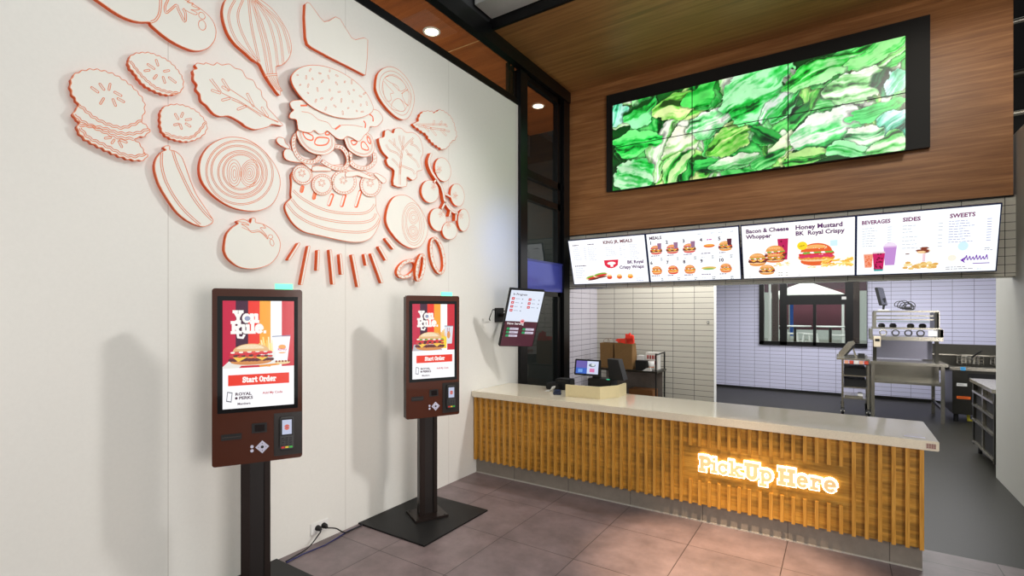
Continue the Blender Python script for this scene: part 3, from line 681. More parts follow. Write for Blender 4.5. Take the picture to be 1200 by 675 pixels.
# cherry tomatoes on the vine
t = thing('mural_cherry_tomatoes', 'cut-out vine of six cherry tomatoes near the right end of the wall', 'wall art', (W+.004, 3.9, 2.4), group=MUR)
for k, (cx, cy, rx, ry, rot) in enumerate(((668, 215, 68, 106, -12), (556, 408, 76, 100, -8), (795, 440, 60, 100, -8), (850, 660, 50, 98, 0), (625, 655, 72, 102, -8), (728, 752, 66, 78, -5))):
    c = Cut(base=.003 if k != 5 else .012, th=.028); c.shape(Z(430, 170, ellp(cx, cy, rx, ry, rot)))
    jx, jy = {0: (635, 215), 1: (585, 365), 2: (775, 445), 3: (825, 620), 4: (650, 605), 5: (715, 700)}[k]
    for q in range(5):
        a = q*1.256+.4+k; c.double(Z(430, 170, [(jx, jy), (jx+24*cos(a), jy+34*sin(a))]), 1.3, wd=.003)
    c.build('cherry_tomato', t)
c = Cut(base=.003, th=.040)
def band(P, w_):
    L, R_ = [], []
    for i in range(len(P)):
        a = P[max(i-1, 0)]; b_ = P[min(i+1, len(P)-1)]; tx, ty = b_[0]-a[0], b_[1]-a[1]; l = math.hypot(tx, ty) or 1
        L.append((P[i][0]-ty/l*w_/2, P[i][1]+tx/l*w_/2)); R_.append((P[i][0]+ty/l*w_/2, P[i][1]-tx/l*w_/2))
    return L+R_[::-1]
c.shape(band(catmull(Z(430, 170, [(568, 72), (545, 140), (562, 215), (606, 290), (648, 350), (672, 420), (690, 500), (740, 572), (800, 605)]), False, 4), 2.3), .003)
for L in ([(600, 235), (640, 228)], [(612, 300), (590, 328)], [(682, 425), (742, 455)], [(690, 500), (660, 560)], [(738, 575), (728, 625)], [(785, 600), (782, 665)]): c.shape(band(Z(430, 170, L), 2.0), .003)
c.build('vine_stem', t)

# oval onion half
c = Cut()
P = [(452.5, 255), (455.5, 241), (461, 232), (469, 228.5), (478, 230), (488, 238), (496, 250), (500.5, 262), (501, 272), (498, 281), (493, 288), (485, 291), (477, 289), (468, 283), (460, 274), (454.5, 265)]
c.shape(catmull(P, True, 4))
for k, (cx, cy, rx, ry) in enumerate(((484, 262.5, 13, 25), (483.6, 262.5, 11, 22.5), (484, 262, 9, 19.5), (484, 262, 7.4, 17.6))): c.line(ellp(cx, cy, rx, ry, -4), .0032, True)
for rx, ry in ((5.6, 7.5), (4., 5.5), (2.2, 3)): c.line(ellp(484.5, 255, rx, ry), .003, True); c.line(ellp(484, 271, rx, ry*.85), .003, True)
mural(c, 'mural_onion_half', 'oval cut-out halved onion below the parsley')

# crispy onion rings
def ring_cut(cut, Pout, Pin, dots=22):
    """ring: outline and hole joined through a slit"""
    A = cut.wp(Pout); B_ = cut.wp(Pin); n = len(A)
    mb = cut.mb; F1 = [cut.fn(*p, cut.b+cut.t) for p in A]; F2 = [cut.fn(*p, cut.b+cut.t) for p in B_]
    G1 = [cut.fn(*p, cut.b) for p in A]; G2 = [cut.fn(*p, cut.b) for p in B_]
    mb.add(F1+F2, [(i, (i+1) % n, n+(i+1) % n, n+i) for i in range(n)], M_face)
    mb.add(G1+G2, [(i, (i+1) % n, n+(i+1) % n, n+i) for i in range(n)], M_orange)
    mb.add(F1+G1, [(i, (i+1) % n, n+(i+1) % n, n+i) for i in range(n)], M_orange)
    mb.add(F2+G2, [(i, (i+1) % n, n+(i+1) % n, n+i) for i in range(n)], M_orange)
    cut.ribbon(A, .004, M_line, True); cut.ribbon(B_, .004, M_line, True)
    for k in range(dots):
        i = int(k*n/dots) % n; u = .3+.4*(k % 2)
        p = (Pout[i][0]*(1-u)+Pin[i][0]*u, Pout[i][1]*(1-u)+Pin[i][1]*u)
        cut.line(ellp(p[0], p[1], .55, .65, 0, 6), .0035, True)
def ring(name, label, cx, cy, rx, ry, rot, w_, base=0.):
    c = Cut(base); ring_cut(c, ellp(cx, cy, rx, ry, rot, 36), ellp(cx, cy, rx-w_, ry-w_, rot, 36)); return mural(c, name, label)
ring('mural_onion_ring', 'wide oval cut-out onion ring, left one of the overlapping pair', 477.5, 315.0, 13.8, 9.6, -38, 3.6)
ring('mural_onion_ring', 'narrow cut-out onion ring leaning over the wide oval ring', 492.8, 313.5, 5.4, 16.4, 9, 3.2, .033)
ring('mural_onion_ring', 'tall narrow cut-out onion ring standing alone, nearest the order screen', 512.9, 299.6, 8.4, 22.2, -11, 3.0)

# rays below the burger
RN = ['leftmost slanted stick', 'long second stick from the left', 'short third stick from the left', 'long fourth stick from the left', 'fifth stick from the left, mid length', 'long sixth stick from the left', 'shortest stick, seventh from the left', 'long leaning eighth stick from the left', 'ninth stick, second from the right', 'rightmost short stick']
for k, a in enumerate([(182, 192, 95, 330), (270, 218, 205, 545), (355, 255, 347, 420), (459, 252, 487, 542), (547, 290, 562, 455), (655, 295, 707, 565), (764, 290, 780, 375), (824, 285, 912, 530), (890, 222, 950, 330), (950, 150, 1016, 233)]):
    c = Cut(th=.034); q = Z(325, 260, [a[:2], a[2:]]); c.shape(capsule(q[0][0]+1.2, q[0][1], q[1][0]+1.2, q[1][1], 2.3), .003)
    tag(c.build('mural_stick'), 'cut-out '+RN[k]+' of the fan under the burger', 'wall art', 'fan of sticks under the burger cut-out')

# the stacked burger
bgr = thing('mural_burger', 'large cut-out burger of stacked layers in the middle of the wall mural', 'wall art', (W, 2.7, 2.6), group=MUR)
c = Cut(base=.003, th=.022)   # lower bun and patties
P = Z(320, 210, [(170, -60), (165, 40), (158, 130), (162, 165), (118, 208), (108, 260), (150, 350), (210, 420), (290, 467), (400, 492), (500, 515), (620, 541), (720, 553), (800, 545), (870, 505), (922, 420), (940, 340), (908, 270), (902, 180), (892, 90), (880, -20), (700, -120), (500, -120), (300, -110)])
c.shape(catmull(P, True, 4))
for L in ([(175, 98), (250, 165), (400, 250), (550, 292), (700, 303), (800, 298), (860, 268), (893, 220)], [(162, 175), (240, 262), (380, 332), (560, 372), (720, 382), (820, 374), (880, 348), (903, 300)], [(120, 215), (200, 310), (330, 388), (500, 442), (680, 465), (820, 458), (900, 408), (936, 345)]):
    c.double(catmull(Z(320, 210, L), False, 5), 2.0)
for a in ((258, 70, 250, 105), (370, 118, 358, 165), (520, 140, 492, 222), (628, 145, 604, 230), (768, 108, 730, 235)):
    q = Z(320, 210, [a[:2], a[2:]])
    s = c.wp(capsule(*q[0], *q[1], 4.4)); x_ = W+c.b+c.t
    c.mb.prism(s, lambda u, v_, t: (W+t, u, v_), c.b+c.t, c.b+c.t+.001, M_orange, M_orange)
    s = c.wp(capsule(q[0][0]-.9, q[0][1]+.6, q[1][0]-.9, q[1][1]-.3, 2.2))
    c.mb.prism(s, lambda u, v_, t: (W+t, u, v_), c.b+c.t, c.b+c.t+.0016, M_line if a[0] < 400 else M_face, M_orange)
c.build('lower_bun', bgr)
for k, (cx, cy, rx, ry, rot) in enumerate(((258, 262, 92, 82, 40), (432, 348, 92, 92, 40), (622, 325, 110, 108, 0), (858, 350, 92, 104, 0))):
    c = Cut(base=.025, th=.008); c.shape(Z(320, 170, ellp(cx, cy, rx, ry, rot))); c.line(Z(320, 170, ellp(cx, cy, rx-20, ry-20, rot)), .003, True)
    for q in range(26):
        a = q*.2417; c.line(Z(320, 170, ellp(cx+(rx-10)*cos(a)*.96, cy+(ry-10)*sin(a)*.96, 4, 4, 0, 5)), .003, True)
    for q in range(6): a = q*1.047+.3; c.line(Z(320, 170, ellp(cx-5+24*cos(a), cy-15+24*sin(a), 9, 7, 60*q, 8)), .0035, True)
    c.build('gherkin_disc', bgr)
for nm, P, L in (('lettuce_scrap', [(95, 355), (45, 345), (32, 375), (60, 410), (128, 445), (145, 430), (110, 395)], None), ('lettuce_scrap', [(105, 455), (150, 450), (230, 520), (330, 575), (345, 600), (330, 625), (260, 570), (200, 562), (125, 545), (95, 505)], None),
             ('lettuce_scrap', [(345, 605), (400, 595), (500, 615), (505, 640), (430, 640), (350, 640)], None), ('lettuce_scrap', [(650, 645), (740, 640), (800, 660), (860, 690), (900, 700), (880, 715), (800, 700), (740, 680), (700, 690), (640, 690)], None), ('lettuce_scrap', [(885, 668), (915, 662), (985, 705), (990, 735), (965, 748), (920, 705)], None)):
    c = Cut(base=.025, th=.012); c.shape(catmull(Z(320, 115, P), True, 4)); c.build(nm, bgr)
for P, w_ in (([(222, 300), (185, 350), (180, 420), (205, 490), (250, 540), (320, 562), (380, 548), (412, 505)], 4.3), ([(545, 425), (605, 435), (648, 490), (662, 555), (630, 612), (565, 620), (490, 592), (430, 552)], 4.3), ([(682, 470), (680, 550), (720, 598), (790, 618), (850, 602), (893, 555), (890, 485)], 4.3)):
    c = Cut(base=.03, th=.010); Q = catmull(Z(320, 115, P), False, 5); c.shape(band(Q, w_))
    for q in range(0, len(Q), 1): c.line(ellp(Q[q][0]+(q % 2-.5), Q[q][1]+(q % 2-.5), .5, .6, 0, 6), .003, True)
    c.build('onion_ring', bgr)
for P, hol, ctr in (([(215, 285), (222, 360), (265, 425), (335, 478), (420, 498), (485, 488), (532, 450), (545, 400), (532, 330), (500, 280), (350, 260)], ([(268, 298), (345, 330), (345, 368), (300, 362), (270, 330)], [(385, 350), (440, 345), (490, 360), (470, 405), (400, 415), (365, 395)], [(465, 300), (490, 290), (492, 320), (460, 320)]), (390, 350)),
                   ([(632, 330), (640, 400), (665, 450), (720, 492), (790, 515), (850, 505), (885, 460), (885, 390), (850, 320), (750, 290)], ([(685, 375), (735, 380), (725, 405), (700, 408)], [(775, 395), (800, 385), (838, 440), (825, 458), (780, 440)], [(825, 340), (850, 360), (855, 400), (835, 385)]), (770, 380))):
    c = Cut(base=.040, th=.008); Q = catmull(Z(320, 115, P), True, 4); c.shape(Q)
    cc = (320+ctr[0]/7.5, 115+ctr[1]/7.5); c.line(scaled(Q, .86, cc), .003, True); c.line(scaled(Q, .80, cc), .003, True)
    for hh in hol: c.line(catmull(Z(320, 115, hh), True, 4), .010, True, M_orange)
    c.build('tomato_slice', bgr)
c = Cut(base=.046, th=.010)
P = Z(320, 115, [(180, 22), (150, 48), (165, 88), (182, 105), (150, 138), (150, 175), (205, 190), (215, 240), (225, 278), (270, 295), (330, 303), (362, 283), (400, 312), (440, 312), (475, 287), (512, 312), (560, 352), (612, 362), (650, 337), (700, 352), (740, 377), (772, 370), (800, 330), (840, 290), (852, 250), (905, 250), (950, 215), (965, 178), (940, 130), (890, 100), (700, 80), (450, 60), (300, 20)])
c.shape(catmull(P, True, 4))
for L in ([(250, 118), (330, 135), (400, 190), (480, 215), (530, 270), (590, 240), (700, 238), (790, 255)],): c.line(catmull(Z(320, 115, L), False, 4), .0036)
for L in ([(545, 275), (590, 240)], [(795, 200), (812, 225), (808, 262)], [(845, 140), (875, 165), (878, 205)], [(240, 66), (300, 64)]): c.line(catmull(Z(320, 115, L), False, 4), .012, False, M_orange)
c.build('lettuce_layer', bgr)
c = Cut(base=.050, th=.018)
P = Z(320, 70, [(165, 140), (220, 82), (300, 52), (400, 50), (500, 72), (600, 112), (700, 175), (780, 245), (840, 325), (875, 400), (880, 440), (850, 475), (780, 505), (680, 518), (560, 505), (440, 465), (340, 412), (270, 352), (210, 280), (168, 205)])
c.shape(catmull(P, True, 4))
for k, (x_, y_) in enumerate([(215, 135), (325, 90), (290, 155), (347, 168), (410, 120), (432, 190), (497, 98), (487, 152), (560, 140), (237, 222), (308, 228), (390, 262), (307, 292), (427, 340), (375, 360), (497, 268), (557, 208), (580, 283), (630, 195), (690, 195), (665, 290), (708, 267), (515, 343), (600, 358), (700, 368), (768, 322), (802, 297), (770, 398), (823, 385), (543, 408), (660, 425), (462, 430), (612, 467), (735, 450), (783, 457)]):
    a = (k*2.4) % pi; l = 13 if k % 3 else 5
    q = Z(320, 70, [(x_-l*cos(a)*.6, y_-l*sin(a)), (x_+l*cos(a)*.6, y_+l*sin(a))]); c.caps(*q[0], *q[1], 1.3, .003)
c.build('sesame_bun', bgr)

# ================================================================== SCREENS
def frame3(o, e, u):
    e = Vector(e).normalized(); u = Vector(u); u = (u-e*u.dot(e)).normalized(); n = e.cross(u)
    return Matrix(((e.x, u.x, n.x, o[0]), (e.y, u.y, n.y, o[1]), (e.z, u.z, n.z, o[2]), (0, 0, 0, 1)))

# --- lettuce video wall
def lettuce(NX, NY):
    X, Y = np.meshgrid(np.linspace(0, 3.06, NX), np.linspace(0, 1.14, NY))
    def noise(sc, seed, P=None):
        r = np.random.RandomState(seed); out = np.zeros_like(X); A_, B_ = P if P is not None else (X, Y)
        for o_ in range(4):
            f_ = sc*2**o_; g_ = r.rand(64, 64); gx = (A_*f_) % 63; gy = (B_*f_) % 63
            ix = gx.astype(int); iy = gy.astype(int); fx = gx-ix; fy = gy-iy; fx = fx*fx*(3-2*fx); fy = fy*fy*(3-2*fy)
            out += (g_[iy, ix]*(1-fx)*(1-fy)+g_[iy, ix+1]*fx*(1-fy)+g_[iy+1, ix]*(1-fx)*fy+g_[iy+1, ix+1]*fx*fy)/2**o_
        return out/1.875
    n1 = noise(2.2, 1); n2 = noise(3.1, 2); n3 = noise(7, 3); n4 = noise(14, 4)
    img = np.zeros((NY, NX, 3)); d = np.clip(n1*2-.7, 0, 1)[..., None]
    img[:] = np.array([8, 74, 22])*(1-d)+np.array([40, 190, 60])*d
    def leaf(cx, cy, rx, ry, rot, base, hi, seed):
        r = np.random.RandomState(seed); a = radians(rot)
        ux = ((X-cx)*cos(a)+(Y-cy)*sin(a)); uy = (-(X-cx)*sin(a)+(Y-cy)*cos(a))
        ux = (ux+(n2-.5)*.22)/rx; uy = (uy+(n1-.5)*.22+(n3-.5)*.05)/ry
        th = np.arctan2(uy, ux); rr = np.hypot(ux, uy)
        edge = 1+.10*np.sin(th*3+r.rand()*6)+.05*np.sin(th*7+r.rand()*6+n3*4)+(n4-.5)*.34+(n3-.5)*.2
        m = rr < edge
        q = noise(4.5, 50+seed % 7, ((uy*.9+ux*.25+3+n3*.25)*rx*2.2+seed % 5, (ux*.22+3)*ry*1.5))   # creases along the leaf
        q2 = noise(11, 90+seed % 5, ((uy+ux*.2+4)*ry*2.2, (ux*.35+4)*rx))
        ph = r.rand()*2*pi
        side = .5+.38*np.sin(uy*1.8+ph)+.2*ux*cos(ph)
        t = .42*side+1.35*(q-.40)+.9*(q2-.45)+.5*(n4-.5)
        t += .25*np.exp(-((uy+.12*np.sin(ux*3))/.05)**2)*(rr < .8)
        t = np.clip(t*1.6+.14, 0, 1)[..., None]
        dark = np.array(base)*.35; bs = np.array(base); h_ = np.array(hi)
        col = np.where(t < .35, dark+(bs-dark)*(t/.35), bs+(h_-bs)*((t-.35)/.65))
        sh = np.clip((edge*1.16-rr)/.16, 0, 1); sh = np.where(m, 0, sh)*.45
        img[:] = img*(1-sh[..., None])
        rim = np.exp(-((edge-rr)/.035)**2)[..., None]*.35
        img[m] = (col*(1-rim)+h_*rim)[m]
    rs = np.random.RandomState(5)
    G = [((38, 200, 56), (170, 250, 170)), ((20, 180, 50), (120, 240, 120)), ((90, 215, 70), (225, 252, 160)), ((130, 222, 110), (248, 255, 235)), ((14, 150, 44), (100, 225, 110))]
    for k in range(46):
        b, h = G[rs.randint(5)]; leaf(rs.rand()*3.06, rs.rand()*1.14, .18+.2*rs.rand(), .09+.1*rs.rand(), rs.rand()*180, b, h, k)
    U, V = 3.06, 1.14
    big = [(.03, .85, .16, .12, 80, (60, 200, 140), (190, 250, 230)), (.12, .80, .2, .16, 35, (30, 190, 60), (150, 250, 170)), (.09, .48, .30, .15, 8, (22, 205, 62), (120, 245, 130)), (.09, .14, .26, .20, 0, (25, 190, 60), (200, 250, 200)),
           (.26, .82, .28, .15, 18, (110, 210, 70), (232, 252, 170)), (.36, .90, .22, .12, 22, (0, 160, 35), (90, 235, 100)), (.29, .42, .26, .17, 40, (120, 215, 90), (250, 255, 225)), (.27, .12, .24, .15, 60, (50, 195, 60), (215, 250, 175)),
           (.40, .60, .30, .16, 28, (100, 220, 120), (255, 255, 245)), (.47, .38, .24, .17, 32, (95, 205, 60), (235, 250, 170)), (.40, .10, .22, .12, 0, (10, 120, 40), (70, 210, 90)), (.49, .10, .26, .11, 12, (95, 205, 105), (240, 255, 225)),
           (.55, .80, .42, .28, 25, (25, 195, 60), (180, 255, 190)), (.66, .66, .34, .12, 42, (50, 210, 80), (245, 255, 245)), (.60, .36, .2, .09, -35, (3, 80, 25), (50, 180, 70)), (.65, .20, .2, .11, 60, (120, 225, 90), (235, 255, 205)),
           (.80, .86, .46, .13, 18, (28, 200, 50), (180, 250, 170)), (.93, .93, .3, .10, 22, (20, 190, 45), (160, 245, 150)), (.70, .52, .16, .07, 40, (4, 60, 20), (26, 140, 50)), (.78, .28, .34, .24, 25, (70, 215, 100), (250, 255, 240)), (.92, .42, .26, .09, 8, (10, 185, 60), (100, 245, 130)), (.97, .22, .2, .18, 50, (80, 205, 160), (215, 252, 245)), (.88, .18, .18, .13, 10, (95, 190, 115), (245, 255, 230)), (.87, .66, .26, .15, 12, (120, 205, 110), (252, 255, 238)), (.72, .03, .24, .10, 8, (60, 200, 60), (200, 250, 150)), (.84, .05, .22, .10, -12, (30, 185, 60), (170, 250, 180)), (.95, .06, .18, .10, 20, (90, 205, 90), (235, 255, 220)), (.60, .06, .18, .09, 30, (20, 160, 50), (140, 240, 140)), (.95, .66, .1, .12, 60, (6, 70, 30), (50, 160, 100)), (.99, .62, .1, .14, 60, (50, 185, 130), (205, 248, 232))]
    for k, (u, v_, rx, ry, rot, b_, h_) in enumerate(big): leaf(u*U, v_*V, rx, ry, rot, b_, h_, 200+k)
    return np.clip(img*(.8+.4*n3[..., None]), 0, 255)
NXP, NYP = 170, 95
IMG = lettuce(NXP*3, NYP*2)
vwall = thing('video_wall', 'large six-panel video wall showing green lettuce on the timber wall', 'screen', (-.96, 6.28, 3.27))
MB().box((-2.585, 6.245, 3.29), (.74, 6.299, 4.57), M_blackm).build('backing_panel', vwall)
PW, PH = 3.018/3, 1.12/2
for i in range(3):
    for j in range(2):
        ox, oz = -2.47+i*PW, 3.268+j*PH
        p = MB().box((ox+.001, 6.165, oz+.001), (ox+PW-.001, 6.245, oz+PH-.001), M_blackm).build('screen_panel', vwall)
        sub = IMG[j*NYP:(j+1)*NYP, i*NXP:(i+1)*NXP]
        us = np.linspace(.0045, PW-.0045, NXP); vs = np.linspace(.0045, PH-.0045, NYP)
        verts = [(ox+u, 6.1635, oz+v_) for v_ in vs for u in us]
        faces = [(r*NXP+q, r*NXP+q+1, (r+1)*NXP+q+1, (r+1)*NXP+q) for r in range(NYP-1) for q in range(NXP-1)]
        me = bpy.data.meshes.new('display_image'); me.from_pydata(verts, [], faces)
        ca = me.color_attributes.new('Col', 'FLOAT_COLOR', 'POINT'); s_ = sub/255.; L_ = np.where(s_ <= .04045, s_/12.92, ((s_+.055)/1.055)**2.4)
        ca.data.foreach_set('color', np.concatenate([L_, np.ones((*L_.shape[:2], 1))], 2).astype(np.float32).ravel()); me.materials.append(A_tv)
        q = bpy.data.objects.new('display_image', me); COL.objects.link(q); q.parent = p

# --- four menu boards leaning forward
PUR = (86, 40, 96); MW, MH = 1.035, .60
def m1(a):
    a.rect(0, 0, 1, 1, (250, 252, 255))
    a.text('KING JR. MEALS', .47, .875, .056, (110, 50, 60), .034)
    a.rect(.48, .855, .97, .859, (205, 205, 215))
    tiny(a, .05, .88, .12, 1, .05, (90, 60, 90), .012); tiny(a, .26, .88, .12, 1, .05, (90, 60, 90), .012)
    tiny(a, .05, .83, .13, 9, .034, price=.2); tiny(a, .26, .82, .13, 8, .04); tiny(a, .50, .79, .15, 5, .042, price=.68); tiny(a, .73, .81, .06, 4, .085); tiny(a, .81, .82, .12, 9, .037)
    tiny(a, .06, .42, .2, 1, .05, (90, 60, 90), .012); tiny(a, .06, .37, .15, 8, .03)
    a.poly([(.47, .53), (.66, .53), (.645, .41), (.60, .36), (.56, .345), (.51, .36), (.475, .42)], (220, 34, 66))
    a.ell(.565, .455, .055, .035, WHT); a.rect(.55, .38, .585, .45, WHT)
    a.text('BK Royal', .97, .43, .056, PUR, .034, 'r'); a.text('Crispy Wraps', .97, .325, .056, PUR, .034, 'r')
    for cx in (.29, .40):
        a.ell(cx, .16+.05*(cx > .3), .10, .05, (236, 214, 170), rot=.15); a.ell(cx, .17+.05*(cx > .3), .085, .03, LETT, rot=.15); a.ell(cx+.01, .15+.05*(cx > .3), .08, .022, TOM, rot=.15); a.ell(cx+.01, .12+.04*(cx > .3), .08, .02, PATTY, rot=.15)
    for cx, cc in ((.52, (224, 80, 40)), (.65, (226, 130, 50)), (.79, (240, 160, 50))):
        a.ell(cx, .15, .035, .045, cc); a.ell(cx, .19, .03, .02, (250, 214, 150)); a.ell(cx, .12, .02, .012, TOM)
    tiny(a, .86, .1, .11, 2, .05, (120, 130, 190))
def m2(a):
    a.rect(0, 0, 1, 1, (248, 252, 255)); a.text('MEALS', .03, .885, .052, (70, 30, 60), .034); a.rect(.02, .86, .98, .864, (206, 210, 220))
    for k, x_ in enumerate((.58, .72, .80, .92)): tiny(a, x_, .92, .05, 1, .05, (140, 140, 160))
    for k in range(10):
        x_ = .035+(k % 5)*.192; y_ = .74 if k < 5 else .34
        a.text(str(k+1), x_-.005, y_+.045, .055, (60, 30, 60), .034)
        if k in (3,): a.ell(x_+.09, y_-.05, .06, .035, (226, 110, 40)); a.ell(x_+.09, y_-.035, .05, .02, (240, 170, 80)); tiny(a, x_+.07, y_+.06, .07, 1, .03, (200, 70, 160), .012)
        elif k == 8: a.ell(x_+.08, y_-.07, .08, .03, (222, 186, 100)); a.ell(x_+.08, y_-.09, .06, .015, LETT)
        elif k < 5:
            burger(a, x_+.065, y_-.07, .14, .20, (214, 90, 90) if k < 3 else BUN); cup(a, x_+.11, y_+.01, .05, .14, (150, 110, 140) if k != 4 else (90, 40, 60))
        else: burger(a, x_+.065, y_-.08, .12, .19, (224, 120, 60) if k != 6 else (222, 70, 40), crisp=True)
        fries(a, x_+.155, y_-.02, .03, .12, 3)
        tiny(a, x_+.0, y_-.20, .11, 1, .03, (110, 80, 120), .009); tiny(a, x_+.0, y_-.27, .04, 1, .03, (170, 170, 180)); tiny(a, x_+.11, y_-.26, .035, 2, .035, (120, 120, 130), .009)
def m3(a):
    a.rect(0, 0, 1, 1, (255, 254, 250)); a.rect(.468, .02, .470, .98, (214, 214, 214))
    a.text('Bacon & Cheese', .04, .86, .062, PUR, .034); a.text('Whopper', .04, .755, .062, PUR, .034)
    a.text('Honey Mustard', .50, .86, .066, PUR, .034); a.text('BK  Royal Crispy', .50, .755, .062, PUR, .034)
    cup(a, .385, .55, .10, .44, (190, 30, 90), (238, 238, 240), (120, 16, 50)); burger(a, .14, .36, .17, .26); burger(a, .31, .47, .19, .3, BUN); burger(a, .31, .38, .18, .18, (222, 120, 60)); burger(a, .23, .17, .15, .2); fries(a, .37, .27, .14, .1, 14)
    burger(a, .68, .42, .30, .42, (226, 96, 44), crisp=True); a.ell(.56, .58, .045, .075, (250, 214, 40)); a.text('NEW', .56, .565, .022, (110, 90, 20), .01, 'c', rot=.2)
    for j in range(7): a.ell(.56+.04*j, .38+.01*(j % 2), .03, .03, (214, 56, 96), n=7)
    fries(a, .86, .27, .26, .17, 36); fries(a, .64, .2, .1, .06, 8)
    a.rect(.80, .55, .86, .65, (206, 236, 246)); tiny(a, .06, .09, .03, 2, .04); tiny(a, .34, .11, .04, 2, .045, (90, 90, 90)); tiny(a, .41, .11, .04, 2, .045, (90, 90, 90)); tiny(a, .52, .09, .04, 2, .04)
def m4(a):
    a.rect(0, 0, 1, 1, (248, 253, 255))
    for t_, x_, w_ in (('BEVERAGES', .035, .22), ('SIDES', .345, .13), ('SWEETS', .675, .17)):
        vs, fs = text_mesh(t_, .036); mx_ = max(v_[0] for v_ in vs); a.text(t_, x_, .855, .052, (120, 50, 100), .036, sx=w_*MW/(mx_*.052))
    a.rect(.03, .835, .97, .838, (214, 216, 226))
    tiny(a, .04, .78, .12, 8, .042, price=.235); tiny(a, .345, .78, .12, 3, .05, price=.60); tiny(a, .345, .60, .12, 4, .06, price=.60); tiny(a, .67, .80, .17, 9, .04, (140, 140, 190), price=.92)
    cup(a, .09, .26, .075, .26, (236, 150, 120), (244, 236, 230), (226, 110, 60)); cup(a, .255, .33, .10, .34, (190, 140, 206), (222, 190, 226)); a.ell(.255, .49, .045, .05, (236, 220, 240), 0, 180); cup(a, .17, .24, .095, .34, (196, 30, 96), (226, 210, 214), (120, 10, 50)); a.rect(.135, .07, .205, .10, (40, 150, 150))
    for j in range(26): a.ell(.49+RND.uniform(-.12, .12), .13+RND.uniform(-.04, .06), .022, .022, RND.choice([(232, 196, 120), (222, 170, 90), (244, 220, 160)]), n=7)
    for j in range(9): a.ell(.50+RND.uniform(-.03, .03), .38+RND.uniform(-.03, .04), .036, .02, RND.choice([(130, 60, 40), (240, 200, 150)]), n=6)
    a.rect(.495, .2, .515, .33, (236, 200, 210)); tiny(a, .37, .33, .05, 1, .04, (120, 60, 50), .009)
    a.ell(.77, .42, .035, .07, (206, 236, 246)); a.ell(.70, .24, .03, .05, (240, 236, 220)); tiny(a, .66, .09, .2, 2, .03, (120, 100, 120))
    [a.stroke([(.785+.022*j, .20), (.797+.022*j, .27-.012*(j % 3)), (.803+.022*j, .20)], .007, (118, 60, 170)) for j in range(7)]; a.poly([(.755, .2), (.79, .25), (.78, .2), (.79, .15)], (118, 60, 170)); a.rect(.84, .135, .95, .147, (118, 60, 170))
    tiny(a, .91, .37, .06, 2, .03, (120, 120, 150)); a.rect(.02, .04, .97, .043, (190, 230, 240)); tiny(a, .87, .05, .03, 1, .03)
M_navy = mat('navy_bezel', (18, 40, 96), .3)
ML = ['leftmost menu board with kids meals and crispy wraps', 'second menu board listing ten numbered meals', 'third menu board with large burger pictures and soft drink', 'rightmost menu board for beverages, sides and sweets']
for k, (xl, fnn) in enumerate(((-3.042, m1), (-1.982, m2), (-.912, m3), (.142, m4))):
    t = thing('menu_board', ML[k], 'menu board', (xl+.53, 6.25, 2.05), group='lit menu boards over the counter')
    Mx = frame3((xl, 6.195, 2.065), (1, 0, 0), (0, -.19, .585))
    wd = 1.06
    MB().box((.003, 0, -.035), (wd-.003, MH+.016, 0), M_navy, Mx).build('bezel', t)
    MB().box((xl+.25, 6.14, 2.27), (xl+.81, 6.314, 2.43), M_blackm).build('wall_bracket', t)
    a = Art(MW, MH-.004); fnn(a); a.build('display_image', t, Mx @ Matrix.Translation((.0125, .009, .0006)), A_menu)

# --- order status screen
oc = Vector((-2.8123, 4.4936, 1.62)); oe = Vector((.5816, .8120, -.0476)); ou = Vector((.3578, -.2028, .9115))
t = thing('order_status_screen', 'tilted portrait order status screen hung from the white wall end', 'screen', (-2.9, 4.5, 1.3))
SW, SH = .391, .6646
Mx = frame3(oc-oe*SW/2-ou*SH/2, oe, ou)
MB().box((0, 0, -.045), (SW, SH, 0), M_blackm, Mx, .004).build('casing', t)
a = Art(SW-.02, SH-.02); a.rect(0, 0, 1, 1, (226, 234, 250)); a.rect(0, 0, 1, .455, (74, 24, 44))
a.text('In Progress', .08, .915, .034, (60, 40, 60), .014); a.text('Now Serving', .07, .395, .036, (250, 244, 246), .014)
for k in range(7):
    cx, cy = ((.10, .855-.068*k) if k < 4 else (.60, .855-.068*(k-4))); a.rect(cx-.04, cy-.022, cx+.045, cy+.022, (206, 44, 58)); a.rect(cx-.015, cy-.006, cx+.02, cy+.006, (250, 220, 224)); tiny(a, cx+.08, cy-.004, .14, 1, .03, (120, 130, 160)); a.rect(cx+.27, cy-.01, cx+.30, cy+.004, (60, 60, 80))
for k in range(5):
    cx, cy = ((.08, .325-.062*k) if k < 3 else (.56, .325-.062*(k-3))); a.rect(cx, cy-.02, cx+.09, cy+.02, (30, 150, 90)); a.rect(cx+.095, cy-.02, cx+.36, cy+.02, (206, 196, 214)); tiny(a, cx+.12, cy-.004, .18, 1, .03, (110, 90, 120))
a.ell(.5, .47, .07, .038, (236, 170, 176)); a.ell(.5, .47, .045, .014, (204, 60, 80))
a.build('display_image', t, Mx @ Matrix.Translation((.01, .01, .0006)), A_scr)
bp = oc-Vector((.73, -.547, -.4))*.05
MB().tube([bp, (-3.02, 4.62, 1.66), (-3.214, 4.64, 1.66)], .022, M_blackm).box((-3.216, 4.56, 1.58), (-3.2, 4.72, 1.74), M_blackm).build('mounting_arm', t)
MB().tube([tuple(bp+Vector((-.02, -.08, .05))), (-3.10, 4.36, 1.72), (-3.16, 4.38, 1.62), (-3.20, 4.45, 1.6)], .006, M_blackm, 6).build('cable', t)

